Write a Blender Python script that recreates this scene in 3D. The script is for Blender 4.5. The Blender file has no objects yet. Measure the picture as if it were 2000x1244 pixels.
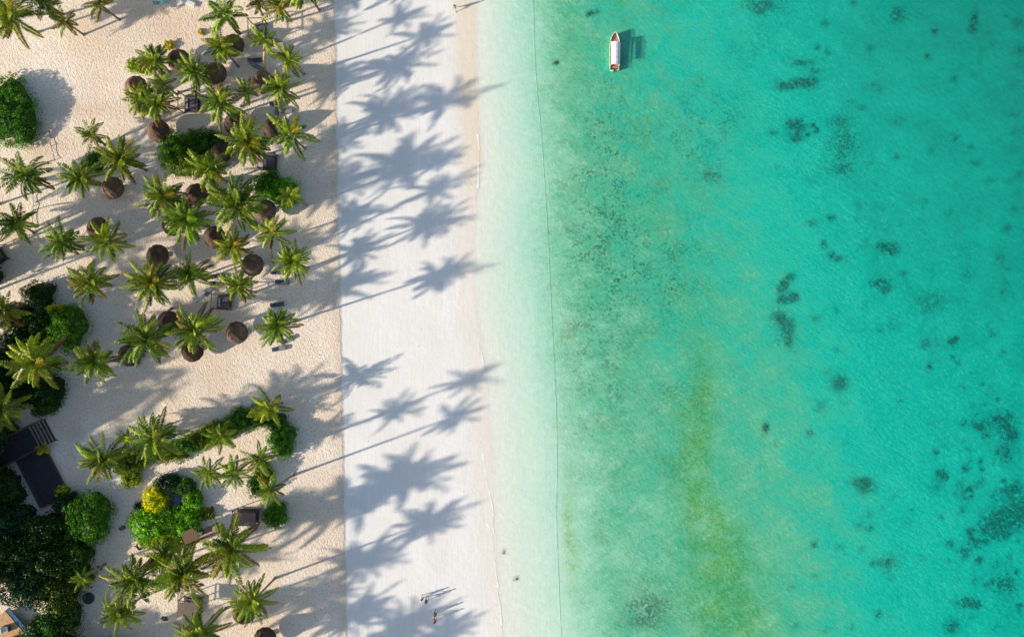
import bpy, math, random
import numpy as np
from mathutils import Vector

S = bpy.context.scene
COL = S.collection
H = 103.0            # camera height above the sand, metres
PX = 13.0            # photo pixels per metre on the ground

# ------------------------------------------------------------------ camera
cam_d = bpy.data.cameras.new("camera")
cam_d.sensor_width = 36.0
cam_d.lens = 36.0 * PX * H / 2000.0
cam_d.clip_start = 1.0
cam_d.clip_end = 3000.0
cam = bpy.data.objects.new("camera", cam_d)
COL.objects.link(cam)
cam.location = (0, 0, H)
S.camera = cam

# ------------------------------------------------------------------ light
SUN_EL = math.radians(21.0)
SUN_DIR_DEG = 199.5            # where the sun stands, counter-clockwise from +X
w = bpy.data.worlds.new("World")
S.world = w
w.use_nodes = True
nt = w.node_tree
sky = nt.nodes.new('ShaderNodeTexSky')
sky.sky_type = 'NISHITA'
sky.sun_disc = False
sky.sun_elevation = SUN_EL
sky.sun_rotation = math.radians(90.0 - SUN_DIR_DEG)
bg = nt.nodes['Background']
nt.links.new(sky.outputs[0], bg.inputs[0])
bg.inputs[1].default_value = 0.122
sd = bpy.data.lights.new("sun", 'SUN')
sd.energy = 4.8
sd.angle = math.radians(1.2)
sd.color = (1.0, 0.90, 0.76)
so = bpy.data.objects.new("sun", sd)
COL.objects.link(so)
a = math.radians(SUN_DIR_DEG)
to_sun = Vector((math.cos(a) * math.cos(SUN_EL), math.sin(a) * math.cos(SUN_EL), math.sin(SUN_EL)))
so.rotation_euler = to_sun.to_track_quat('Z', 'Y').to_euler()
so.location = (-60, -20, 60)
S.view_settings.view_transform = 'Standard'
S.view_settings.look = 'None'
S.view_settings.gamma = 1
S.view_settings.exposure = 0.42

# ------------------------------------------------------------------ helpers
def G(px, py, z=0.0):
    """ground point straight below photo pixel (no height effect)"""
    return ((px - 1000) / PX, (622 - py) / PX, z)

def W(px, py, h):
    """world point at height h that is seen at photo pixel px, py"""
    k = (1 - h / H) / PX
    return ((px - 1000) * k, (622 - py) * k, h)

def mk(name, verts, faces, mat=None, parent=None, smooth=False, cols=None, loc=None):
    me = bpy.data.meshes.new(name)
    me.from_pydata([tuple(map(float, v)) for v in verts], [], [tuple(int(i) for i in f) for f in faces])
    if cols is not None:
        at = me.color_attributes.new("Col", 'FLOAT_COLOR', 'POINT')
        c = np.ones((len(verts), 4), dtype=np.float32)
        c[:, :3] = np.asarray(cols, dtype=np.float32)
        at.data.foreach_set("color", c.ravel())
    if smooth:
        me.polygons.foreach_set("use_smooth", [True] * len(me.polygons))
    if mat is not None:
        for m in (mat if isinstance(mat, (list, tuple)) else [mat]):
            me.materials.append(m)
    me.update()
    o = bpy.data.objects.new(name, me)
    COL.objects.link(o)
    if parent is not None:
        o.parent = parent
    if loc is not None:
        o.location = loc
    return o

def empty(name, loc, rz=0.0):
    o = bpy.data.objects.new(name, None)
    COL.objects.link(o)
    o.location = loc
    o.rotation_euler = (0, 0, rz)
    o.empty_display_size = 0.3
    return o

def tag(o, label=None, cat=None, group=None, kind=None):
    if label: o['label'] = label
    if cat: o['category'] = cat
    if group: o['group'] = group
    if kind: o['kind'] = kind
    return o

class MB:
    """collects shapes into one mesh"""
    def __init__(s): s.v = []; s.f = []; s.c = []
    def add(s, v, f, c=None):
        n = len(s.v)
        s.v += [tuple(p) for p in v]
        s.f += [tuple(i + n for i in q) for q in f]
        if c is not None: s.c += [c] * len(v)
        return s
    def box(s, c, d, rz=0.0, taper=1.0, col=None):
        hx, hy, hz = d[0] / 2, d[1] / 2, d[2] / 2
        cs, sn = math.cos(rz), math.sin(rz)
        v = []
        for z, t in ((-hz, 1.0), (hz, taper)):
            for x, y in ((-hx, -hy), (hx, -hy), (hx, hy), (-hx, hy)):
                x2, y2 = x * t, y * t
                v.append((c[0] + x2 * cs - y2 * sn, c[1] + x2 * sn + y2 * cs, c[2] + z))
        return s.add(v, [(3, 2, 1, 0), (4, 5, 6, 7), (0, 1, 5, 4), (1, 2, 6, 5), (2, 3, 7, 6), (3, 0, 4, 7)], col)
    def tube(s, pts, rad, n=8, col=None, cap=True):
        pts = [Vector(p) for p in pts]
        rad = [rad] * len(pts) if not hasattr(rad, '__len__') else rad
        v = []; f = []
        for i, p in enumerate(pts):
            t = (pts[min(i + 1, len(pts) - 1)] - pts[max(i - 1, 0)]).normalized()
            up = Vector((0, 0, 1)) if abs(t.z) < 0.9 else Vector((1, 0, 0))
            a = t.cross(up).normalized(); b = t.cross(a).normalized()
            for k in range(n):
                q = 2 * math.pi * k / n
                v.append(tuple(p + (a * math.cos(q) + b * math.sin(q)) * rad[i]))
        for i in range(len(pts) - 1):
            for k in range(n):
                f.append((i * n + k, i * n + (k + 1) % n, (i + 1) * n + (k + 1) % n, (i + 1) * n + k))
        if cap:
            f.append(tuple(range(n))); f.append(tuple(reversed(range((len(pts) - 1) * n, len(pts) * n))))
        return s.add(v, f, col)
    def build(s, name, mat, parent=None, smooth=False):
        return mk(name, s.v, s.f, mat, parent, smooth, s.c if s.c and len(s.c) == len(s.v) else None)

def mat_new(name):
    m = bpy.data.materials.new(name); m.use_nodes = True
    t = m.node_tree; t.nodes.clear()
    return m, t
def nd(t, typ, **kw):
    n = t.nodes.new(typ)
    for k, v in kw.items():
        if k == 'ins':
            for a, b in v.items(): n.inputs[a].default_value = b
        else: setattr(n, k, v)
    return n
def mathn(t, op, a, b=None, c=None, clamp=False):
    n = t.nodes.new('ShaderNodeMath'); n.operation = op; n.use_clamp = clamp
    for i, x in enumerate((a, b, c)):
        if x is None: continue
        if hasattr(x, 'links') or hasattr(x, 'is_output'): t.links.new(x, n.inputs[i])
        else: n.inputs[i].default_value = x
    return n.outputs[0]
def mix(t, fac, a, b, mode='MIX'):
    n = t.nodes.new('ShaderNodeMix'); n.data_type = 'RGBA'; n.blend_type = mode
    for i, x in ((0, fac), (6, a), (7, b)):
        if hasattr(x, 'is_output'): t.links.new(x, n.inputs[i])
        elif i == 0: n.inputs[0].default_value = x
        else: n.inputs[i].default_value = (x[0], x[1], x[2], 1)
    return n.outputs[2]
def noise(t, vec, scale, detail=3, rough=0.55, stretch=None, dist=0.0):
    if stretch:
        mp = nd(t, 'ShaderNodeMapping'); mp.inputs['Scale'].default_value = stretch[:3]
        if len(stretch) > 3:
            mp.vector_type = 'TEXTURE'; mp.inputs['Rotation'].default_value = (0, 0, stretch[3])
            mp.inputs['Scale'].default_value = (1 / stretch[0], 1 / stretch[1], 1)
        t.links.new(vec, mp.inputs[0]); vec = mp.outputs[0]
    n = nd(t, 'ShaderNodeTexNoise'); n.inputs['Scale'].default_value = scale
    n.inputs['Detail'].default_value = detail; n.inputs['Roughness'].default_value = rough
    n.inputs['Distortion'].default_value = dist
    t.links.new(vec, n.inputs['Vector'])
    return n.outputs['Fac']
def ramp01(t, x, lo, hi):
    n = nd(t, 'ShaderNodeMapRange'); n.interpolation_type = 'SMOOTHSTEP'
    t.links.new(x, n.inputs[0]); n.inputs[1].default_value = lo; n.inputs[2].default_value = hi
    return n.outputs[0]
def simple(name, col, rough=0.7, var=0.25, scale=6.0, bump=0.0, stretch=None, spec=0.3):
    m, t = mat_new(name)
    tc = nd(t, 'ShaderNodeTexCoord')
    f = noise(t, tc.outputs['Object'], scale, 4, 0.6, stretch)
    dark = [c * (1 - var) for c in col]; lite = [min(1, c * (1 + var)) for c in col]
    c = mix(t, ramp01(t, f, 0.3, 0.7), dark, lite)
    b = nd(t, 'ShaderNodeBsdfPrincipled', ins={'Roughness': rough, 'Specular IOR Level': spec})
    t.links.new(c, b.inputs['Base Color'])
    if bump:
        bp = nd(t, 'ShaderNodeBump', ins={'Strength': 1.0, 'Distance': bump})
        t.links.new(f, bp.inputs['Height']); t.links.new(bp.outputs[0], b.inputs['Normal'])
    o = nd(t, 'ShaderNodeOutputMaterial'); t.links.new(b.outputs[0], o.inputs[0])
    return m
def foliage(name, gain=(1, 1, 1), trans=0.3, rough=0.45, spec=0.4, scale=5.0):
    m, t = mat_new(name)
    at = nd(t, 'ShaderNodeAttribute', attribute_name='Col')
    tc = nd(t, 'ShaderNodeTexCoord')
    f = noise(t, tc.outputs['Object'], scale, 2)
    c = mix(t, ramp01(t, f, 0.25, 0.75), (0.7, 0.75, 0.7), (1.25, 1.2, 1.1))
    c = mix(t, 1.0, at.outputs['Color'], c, 'MULTIPLY')
    oi = nd(t, 'ShaderNodeObjectInfo')
    c = mix(t, 1.0, c, mix(t, oi.outputs['Random'], (.82, .92, .9), (1.25, 1.08, .95)), 'MULTIPLY')
    c = mix(t, 1.0, c, gain, 'MULTIPLY')
    b = nd(t, 'ShaderNodeBsdfPrincipled', ins={'Roughness': rough, 'Specular IOR Level': spec})
    t.links.new(c, b.inputs['Base Color'])
    tr = nd(t, 'ShaderNodeBsdfTranslucent'); t.links.new(mix(t, 1.0, c, (1.5, 1.5, 0.7), 'MULTIPLY'), tr.inputs[0])
    ms = nd(t, 'ShaderNodeMixShader', ins={0: trans})
    t.links.new(b.outputs[0], ms.inputs[1]); t.links.new(tr.outputs[0], ms.inputs[2])
    o = nd(t, 'ShaderNodeOutputMaterial'); t.links.new(ms.outputs[0], o.inputs[0])
    return m

# ------------------------------------------------------------------ ground sheet
yk = [-400, 0, 100, 200, 270, 300, 340, 400, 470, 540, 600, 650, 700, 800, 870, 960, 1060, 1150, 1244, 1700]
xk = [915, 924, 926, 929, 935, 937, 936, 926, 921, 923, 927, 934, 944, 950, 957, 960, 966, 972, 981, 1010]
def shore_x(py): return np.interp(py, yk, xk)

fx = np.arange(-82, 82.01, 0.4); cx_ = np.array([-900, -500, -300, -200, -140, -110, -95, -88])
gx = np.concatenate([cx_, fx, -cx_[::-1]])
fy = np.arange(-54, 54.01, 0.4); cy_ = np.array([-900, -500, -300, -200, -120, -85, -68, -60])
gy = np.concatenate([cy_, fy, -cy_[::-1]])
GX, GY = np.meshgrid(gx, gy)
PXX = GX * PX + 1000; PYY = 622 - GY * PX
D = (PXX - shore_x(np.clip(PYY, -400, 1700))) / PX         # metres seaward of the waterline
depth_k = [-60, -24, -3.5, 0, 1.5, 5, 12, 22, 45, 90, 900]
depth_v = [1.6, 1.1, 0.14, 0.0, -0.05, -0.12, -0.20, -0.26, -0.36, -0.6, -12]
rng = np.random.default_rng(4)
def lump(x, y, seed, wl):
    r = np.random.default_rng(seed); z = 0
    for i in range(14):
        q = r.uniform(0, 2 * np.pi); k = 2 * np.pi / (wl * r.uniform(.6, 1.8))
        z = z + np.sin(k * (np.cos(q) * x + np.sin(q) * y) + r.uniform(0, 6.3))
    return z / 14
landz = np.interp(D, depth_k, depth_v)
# keep the planted area flat at 0 datum for placing things
land = np.clip((-D - 3) / 20, 0, 1)
Z = np.where(D > 0, landz, 0) + np.where(D <= 0, np.clip(-D / 4.0, 0, 1) * 0.05, 0)
Z = Z + 0.03 * lump(GX, GY, 3, 6) * np.clip(-D / 10, 0, 1) + 0.02 * lump(GX, GY, 5, 3) * np.clip(D / 6, 0, 1)
Z = np.where(D <= 0, np.maximum(Z, 0.0), Z)
WEEDS = [
 dict(a=([(1527, 166, 10, 9), (1545, 166, 14, 6), (1565, 160, 14, 7), (1585, 160, 12, 9)], "long dark horizontal weed bar in the upper right water", 1, 16,), k=dict()),
 dict(a=([(1552, 240, 14, 7), (1562, 246, 14, 7)], "dark triangular weed patch below the long weed bar", 2, 16,), k=dict()),
 dict(a=([(1556, 267, 10, 9)], "small dark round weed patch under the triangular one", 3, 20,), k=dict()),
 dict(a=([(1591, 245, 4, 4), (1597, 255, 4, 4), (1579, 262, 4, 3), (1511, 258, 5, 4)], "scatter of tiny weed dots around the triangular patch", 4, 22,), k=dict()),
 dict(a=([(1570, 121, 20, 6), (1595, 138, 10, 5)], "faint thin weed streak above the long weed bar", 5, 7,), k=dict()),
 dict(a=([(1546, 541, 7, 6), (1534, 556, 9, 8), (1526, 566, 5, 5)], "hook-shaped dark weed patch, upper part of the central chain", 6, 20,), k=dict()),
 dict(a=([(1530, 586, 10, 6), (1552, 580, 10, 7), (1540, 584, 9, 6)], "horizontal dark weed patch in the middle of the central chain", 7, 20,), k=dict()),
 dict(a=([(1524, 618, 14, 10), (1540, 638, 14, 14), (1542, 665, 8, 12)], "scattered dark weed at the lower end of the central chain", 8, 9,), k=dict()),
 dict(a=([(1625, 497, 7, 5), (1638, 504, 8, 5), (1610, 478, 6, 8)], "short slanting weed streak right of centre water", 9, 12,), k=dict()),
 dict(a=([(1590, 435, 12, 6), (1625, 425, 10, 5)], "small faint weed clump above the slanting streak", 10, 6,), k=dict()),
 dict(a=([(1733, 482, 18, 8), (1745, 492, 10, 6)], "speckled weed clump right of the slanting streak", 11, 9,), k=dict()),
 dict(a=([(1722, 553, 20, 8), (1735, 565, 8, 8)], "speckled weed clump below the other clump right of centre", 12, 6,), k=dict()),
 dict(a=([(1907, 38, 7, 16), (1903, 55, 6, 5)], "dark vertical weed smear near the top right", 13, 11,), k=dict()),
 dict(a=([(1490, 8, 26, 10), (1485, 22, 10, 6)], "dark fuzzy weed cloud at the top edge", 14, 9,), k=dict()),
 dict(a=([(1685, 942, 18, 7), (1690, 952, 12, 12)], "star-shaped dark weed clump in the lower right water", 15, 12,), k=dict()),
 dict(a=([(1845, 928, 8, 8), (1838, 925, 5, 5), (1850, 935, 5, 5)], "dark star weed spot above the large coral heads", 16, 14,), k=dict()),
 dict(a=([(1497, 836, 5, 9)], "small dark vertical weed spot in open water", 17, 16,), k=dict()),
 dict(a=([(1583, 847, 6, 6)], "small faint weed ring right of the vertical spot", 18, 8,), k=dict()),
 dict(a=([(1864, 668, 8, 7), (1872, 662, 4, 4), (1865, 699, 4, 3)], "dark weed spot in the right water level with the grove's lower end", 19, 14,), k=dict()),
 dict(a=([(1965, 830, 16, 20), (1980, 850, 12, 14), (1950, 820, 10, 10)], "loose weed group near the right edge above the corals", 20, 5,), k=dict()),
 dict(a=([(1968, 885, 14, 18), (1890, 965, 12, 14), (1910, 1060, 16, 8)], "loose weed flecks around the large corals", 21, 5,), k=dict()),
 dict(a=([(1968, 1145, 18, 16), (1893, 1178, 14, 9), (1912, 1182, 6, 5)], "loose weed flecks near the bottom right corner", 22, 6,), k=dict()),
 dict(a=([(1738, 1100, 14, 10)], "speckled weed group in the lower right water left of a round coral", 23, 7,), k=dict()),
 dict(a=([(1150, 28, 5, 3), (1162, 23, 7, 2)], "tiny dark drift weed left of the boat near the top", 24, 16,), k=dict()),
 dict(a=([(1087, 123, 3, 2.5)], "tiny dark weed speck near the swim line at the top", 25, 25,), k=dict()),
 dict(a=([(1820, 590, 30, 20), (1910, 318, 10, 6), (1938, 350, 14, 6)], "faint weed flecks in the right water", 26, 1.6,), k=dict()),
 dict(a=([(1640, 235, 18, 10), (1650, 280, 22, 26), (1640, 330, 24, 8)], "loose speckled weed right of the triangular patch", 27, 3,), k=dict()),
 dict(a=([(1390, 342, 14, 10)], "faint dark weed smear in the middle of the upper water", 28, 6,), k=dict()),
 dict(a=([(1270, 1180, 36, 16), (1260, 1215, 40, 14)], "fine dark weed speckles near the bottom left of the water", 29, 2.0,), k=dict(size=.2)),
 dict(a=([(1755, 28, 16, 12), (1828, 58, 6, 8), (1815, 110, 5, 5), (1598, 92, 6, 5), (1670, 4, 6, 4)], "faint weed spots spread along the top of the right water", 30, 7,), k=dict()),
]
CO = [(1643, 748, 11, "round brown coral head alone in the right half of the water"), (1941, 1024, 18, "large dark coral head left of the one cut by the right edge"), (1955, 1038, 10, "dark coral lobe at the lower right of the large coral head"),
      (1992, 1005, 24, "largest dark coral mass cut by the right edge"), (1985, 958, 12, "coral patch above the one cut by the right edge"), (1888, 1081, 8, "round coral head below left of the large corals"),
      (1862, 1226, 10, "round coral head near the bottom edge in the right water"), (1916, 1096, 5, "tiny coral head right of the round one"), (1593, 1064, 4, "tiny coral dot in the lower middle water"), (1702, 1032, 4, "tiny coral dot left of the large corals"),
      (1831, 887, 4, "tiny coral dot above the star weed spot"), (1912, 1182, 6, "small coral dot near the bottom right"), (1890, 918, 5, "small coral dot left of the weed group by the right edge"), (1818, 717, 4, "tiny coral dot in the middle right water"),
      (1008, 1130, 1.6, "tiny dark stone in the shallows near the walking people"), (985, 1078, 1.3, "tiny dark stone in the shallows above the other"), (1718, 1200, 4, "tiny coral dot at the bottom middle of the right water"), (1660, 1090, 0, None)]
def gsum(lst):
    m = np.zeros_like(GX)
    for (x, y, sx, sy, amp) in lst:
        m = m + amp * np.exp(-(((PXX - x) / sx) ** 2 + ((PYY - y) / sy) ** 2))
    return m
algae = 1.1 * gsum([(1400, 1190, 90, 60, .22), (1365, 620, 50, 60, .22), (1340, 540, 50, 60, .2), (1300, 420, 60, 60, .2), (1250, 300, 50, 80, .18), (1375, 780, 26, 60, .8), (1362, 850, 28, 60, .8), (1355, 940, 35, 60, 1), (1375, 1000, 42, 45, .8), (1400, 1050, 60, 40, .9),
              (1420, 1110, 60, 45, 1.0), (1400, 1160, 60, 50, .8), (1440, 1215, 75, 60, .85), (1330, 800, 50, 40, .4), (1370, 700, 25, 45, .3),
              (1112, 960, 14, 60, .45), (1118, 1110, 16, 60, .55), (1112, 1040, 14, 40, .4), (1115, 100, 25, 90, .3), (1210, 3, 20, 14, .5)])
mottle = gsum([(1180, 330, 60, 220, .9), (1210, 480, 90, 120, .8), (1300, 560, 70, 90, .6), (1350, 250, 80, 90, .7), (1420, 240, 90, 70, .7), (1500, 10, 60, 26, 1.3),
               (1480, 90, 80, 40, .8), (1340, 500, 60, 80, .5), (1160, 700, 60, 120, .6), (1270, 1190, 60, 40, .9), (1640, 270, 40, 60, .9),
               (1650, 330, 40, 26, .9), (1330, 770, 60, 50, .6), (1530, 650, 20, 40, .7), (1560, 690, 40, 60, .4), (1740, 485, 24, 16, .9), (1725, 552, 30, 16, .8), (1390, 345, 40, 30, .6),
               (1200, 900, 90, 160, .3), (1980, 840, 30, 50, .7), (1900, 480, 60, 60, .3), (1770, 30, 60, 30, .5), (1980, 1160, 40, 60, .7), (1745, 1100, 24, 30, .6)])
tan = gsum([(330, 60, 90, 60, .9), (200, 60, 50, 50, .5), (480, 640, 60, 60, .2), (85, 285, 34, 30, 1.1), (160, 215, 130, 14, .8), (300, 215, 50, 22, .7),
            (170, 285, 90, 14, .7), (330, 380, 90, 30, .5), (145, 845, 18, 30, .9), (390, 600, 70, 30, .6), (390, 730, 60, 30, .5), (450, 1110, 50, 30, .5), (220, 1080, 60, 60, .5),
            (300, 470, 60, 60, .4), (400, 760, 120, 30, .3)])
tanm = np.clip(tan, 0, 1)
wl_ = []
for w_ in WEEDS:
    dn = w_['a'][3] if len(w_['a']) > 3 else 7
    for (x_, y_, a_, b_) in w_['a'][0]: wl_.append((x_, y_, max(a_, 4) * 1.15, max(b_, 4) * 1.15, .35 + .055 * dn))
for c_ in CO:
    if c_[3]: wl_.append((c_[0], c_[1], c_[2] * 1.25 + 2, c_[2] * 1.25 + 2, 1.1))
rs_ = np.random.default_rng(77)
for _ in range(150):
    x_ = 1500 + 500 * rs_.random() ** .6; y_ = rs_.uniform(0, 1244); a_ = rs_.uniform(4, 12)
    wl_.append((x_, y_, a_, a_ * rs_.uniform(.5, 1.2), rs_.uniform(.15, .7)))
for _ in range(60):
    x_ = rs_.normal(1950, 50); y_ = rs_.normal(990, 130); a_ = rs_.uniform(3, 9)
    wl_.append((x_, y_, a_, a_, rs_.uniform(.5, 1.1)))
weedm = np.clip(gsum(wl_), 0, 1.5)
nx_, ny_ = len(gx), len(gy)
idx = np.arange(nx_ * ny_).reshape(ny_, nx_)
quads = np.stack([idx[:-1, :-1], idx[:-1, 1:], idx[1:, 1:], idx[1:, :-1]], -1).reshape(-1, 4)

def grid_obj(name, Zv, mat, attrs):
    me = bpy.data.meshes.new(name)
    n = nx_ * ny_
    me.vertices.add(n)
    me.vertices.foreach_set("co", np.stack([GX, GY, Zv], -1).astype(np.float32).ravel())
    me.loops.add(len(quads) * 4); me.loops.foreach_set("vertex_index", quads.astype(np.int32).ravel())
    me.polygons.add(len(quads)); me.polygons.foreach_set("loop_start", np.arange(0, len(quads) * 4, 4, dtype=np.int32))
    me.polygons.foreach_set("use_smooth", [True] * len(quads))
    me.update(calc_edges=True); me.validate()
    for k, v in attrs.items():
        at = me.attributes.new(k, 'FLOAT', 'POINT'); at.data.foreach_set("value", np.clip(v, -5, 50).astype(np.float32).ravel())
    me.materials.append(mat)
    o = bpy.data.objects.new(name, me); COL.objects.link(o)
    return o

def sand_material():
    m, t = mat_new("sand")
    geo = nd(t, 'ShaderNodeNewGeometry'); P = geo.outputs['Position']
    sep = nd(t, 'ShaderNodeSeparateXYZ'); t.links.new(P, sep.inputs[0])
    X, Y = sep.outputs[0], sep.outputs[1]
    A = lambda n: nd(t, 'ShaderNodeAttribute', attribute_name=n).outputs['Fac']
    # combed beach starts at a straight tyre-cut edge
    e = mathn(t, 'ADD', X, mathn(t, 'MULTIPLY', Y, 0.0200))
    jit = noise(t, P, 0.55, 3)
    e = mathn(t, 'ADD', e, mathn(t, 'MULTIPLY', mathn(t, 'SUBTRACT', jit, 0.5), 0.9))
    comb = ramp01(t, e, -26.0, -25.45)
    rim = mathn(t, 'MULTIPLY', ramp01(t, e, -27.6, -25.8), mathn(t, 'SUBTRACT', 1.0, comb))
    sea = A('sea')
    n1 = noise(t, P, 0.12, 4, 0.6); n2 = noise(t, P, 1.1, 4, 0.65); n3 = noise(t, P, 4.2, 3, 0.6)
    foot = noise(t, P, 4.6, 2, 0.6, (1.35, 0.75, 1.0)); foot2 = noise(t, P, 1.9, 3, 0.6, (1.1, 0.9, 1, 0.5))
    rough_col = mix(t, ramp01(t, n1, 0.35, 0.68), (0.91, 0.735, 0.565), (0.96, 0.84, 0.70))
    rough_col = mix(t, mathn(t, 'MULTIPLY', A('tan'), 0.6), rough_col, (0.74, 0.545, 0.39))
    rough_col = mix(t, mathn(t, 'MULTIPLY', ramp01(t, foot, 0.50, 0.36), 0.42), rough_col, (0.42, 0.31, 0.24))
    rough_col = mix(t, mathn(t, 'MULTIPLY', rim, 0.45), rough_col, (0.70, 0.55, 0.41))
    comb_col = mix(t, ramp01(t, n1, 0.3, 0.7), (0.87, 0.83, 0.765), (0.93, 0.90, 0.85))
    rake = noise(t, P, 1.0, 3, 0.7, (6.0, 0.16, 1.0))
    comb_col = mix(t, mathn(t, 'MULTIPLY', ramp01(t, rake, 0.56, 0.4), 0.35), comb_col, (0.78, 0.72, 0.66))
    specks = noise(t, P, 2.3, 2, 0.4)
    comb_col = mix(t, mathn(t, 'MULTIPLY', ramp01(t, specks, 0.73, 0.78), 0.6), comb_col, (0.42, 0.38, 0.34))
    col = mix(t, comb, rough_col, comb_col)
    # damp sand towards the water
    damp = A('damp')
    dj = mathn(t, 'ADD', damp, mathn(t, 'MULTIPLY', mathn(t, 'SUBTRACT', n2, 0.5), 0.25))
    rn = mathn(t, 'MULTIPLY', mathn(t, 'SUBTRACT', rake, 0.5), 0.5)
    dj = mathn(t, 'ADD', dj, rn)
    col = mix(t, ramp01(t, dj, 0.12, 0.95), col, (0.84, 0.72, 0.56))
    # sea bed: sand with weed growing on it
    bedc = mix(t, ramp01(t, n2, 0.3, 0.7), (0.90, 0.87, 0.77), (0.95, 0.92, 0.85))
    col = mix(t, sea, col, bedc)
    wn = noise(t, P, 0.35, 5, 0.7); wf = noise(t, P, 2.6, 4, 0.75); wfine = noise(t, P, 5.5, 2, 0.7)
    mk_ = mathn(t, 'MULTIPLY', A('mottle'), mathn(t, 'ADD', ramp01(t, wn, 0.42, 0.62), 0.25))
    mk_ = mathn(t, 'MULTIPLY', mk_, ramp01(t, wf, 0.46, 0.62), clamp=True)
    col = mix(t, mathn(t, 'MULTIPLY', mk_, 0.95), col, (0.06, 0.12, 0.06))
    ol = ramp01(t, noise(t, P, 0.16, 4, 0.6), 0.5, 0.7)
    ol = mathn(t, 'MULTIPLY', mathn(t, 'MULTIPLY', ol, A('midsea')), ramp01(t, wf, 0.34, 0.60))
    col = mix(t, mathn(t, 'MULTIPLY', ol, 0.5), col, (0.55, 0.36, 0.12))
    fl = mathn(t, 'MULTIPLY', mathn(t, 'MULTIPLY', ramp01(t, wfine, 0.55, 0.70), A('midsea')), ramp01(t, wn, 0.35, 0.65))
    col = mix(t, mathn(t, 'MULTIPLY', fl, 0.75), col, (0.16, 0.28, 0.16))
    al = mathn(t, 'MULTIPLY', A('algae'), mathn(t, 'ADD', 0.30, mathn(t, 'MULTIPLY', ramp01(t, noise(t, P, 0.40, 6, 0.85), 0.36, 0.68), 1.1)), clamp=True)
    al = mathn(t, 'MULTIPLY', al, mathn(t, 'ADD', 0.55, mathn(t, 'MULTIPLY', ramp01(t, wf, 0.4, 0.6), 0.7)), clamp=True)
    col = mix(t, mathn(t, 'MULTIPLY', al, 0.85), col, (0.28, 0.48, 0.012))
    wdn = noise(t, P, 1.3, 5, 0.75)
    wm = mathn(t, 'MULTIPLY', A('weed'), mathn(t, 'MULTIPLY', ramp01(t, wdn, 0.36, 0.54), 1.35), clamp=True)
    col = mix(t, mathn(t, 'MULTIPLY', wm, 0.96), col, (0.015, 0.035, 0.02))
    b = nd(t, 'ShaderNodeBsdfPrincipled', ins={'Roughness': 0.9, 'Specular IOR Level': 0.15})
    t.links.new(col, b.inputs['Base Color'])
    # relief: trodden sand, rake marks, sea-bed ripples
    hr = mathn(t, 'ADD', mathn(t, 'MULTIPLY', foot, 0.105), mathn(t, 'MULTIPLY', foot2, 0.075))
    hr = mathn(t, 'ADD', hr, mathn(t, 'MULTIPLY', n3, 0.03))
    hc = mathn(t, 'ADD', mathn(t, 'MULTIPLY', rake, 0.016), mathn(t, 'MULTIPLY', n2, 0.045))
    nc = mathn(t, 'SUBTRACT', 1.0, comb)
    hh = mathn(t, 'ADD', mathn(t, 'MULTIPLY', hr, nc), mathn(t, 'MULTIPLY', hc, comb))
    bp = nd(t, 'ShaderNodeBump', ins={'Strength': 1.0, 'Distance': 0.9})
    t.links.new(hh, bp.inputs['Height']); t.links.new(bp.outputs[0], b.inputs['Normal'])
    o = nd(t, 'ShaderNodeOutputMaterial'); t.links.new(b.outputs[0], o.inputs[0])
    return m

sea_m = np.clip(D / 0.8, 0, 1)
damp_m = np.where(D < 0, np.interp(-D, [0, 2.0, 3.6, 6], [1.0, .8, .3, 0]), 1)
damp_m = damp_m * np.interp(PYY, [0, 300, 420, 1244], [.9, .85, .5, .45])
mid_m = np.interp(D, [8, 14, 30, 45], [0, .9, 1, 0]) * np.where(D > 0, 1, 0)
ground = grid_obj("ground", Z, sand_material(), {'sea': sea_m, 'damp': damp_m, 'tan': tanm, 'algae': np.clip(algae, 0, 1.2), 'mottle': np.clip(mottle, 0, 1.3), 'midsea': mid_m, 'weed': weedm})
tag(ground, kind='structure')

# ------------------------------------------------------------------ water
# optical depth of the lagoon: sandbanks and weed banks lie nearer the surface
od = np.interp(D, [0, 1.5, 4, 7, 9.5, 12, 17, 30, 44, 60, 82, 200], [.0, .14, .28, .40, .52, .68, .95, 1.38, 2.05, 2.7, 3.3, 3.9])
od = od + np.interp(PXX, [1500, 2000], [0, .35]) * np.clip((700 - PYY) / 700, 0, 1)
diag = (PXX - 1560) * .80 - (PYY - 622) * .28
od = od + np.clip(D / 50, 0, 1) * np.clip(-(PYY - 500) / 500, -1, 1.2) * 0.50
od = od - 0.55 * np.exp(-(((PXX - 1480 - (PYY - 560) * .12) / 120) ** 2)) * np.clip((PYY - 150) / 500, 0, 1) * 0.8
od = od - np.clip(algae, 0, 1) * 0.22 * np.where(PXX > 1250, 1, .3)
od = od + 0.10 * lump(GX, GY, 21, 14) * np.clip(D / 20, 0, 1)
od = np.where(od > 1.3, 1.3 + (od - 1.3) * .88, od)
od = np.maximum(od, 0)
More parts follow.
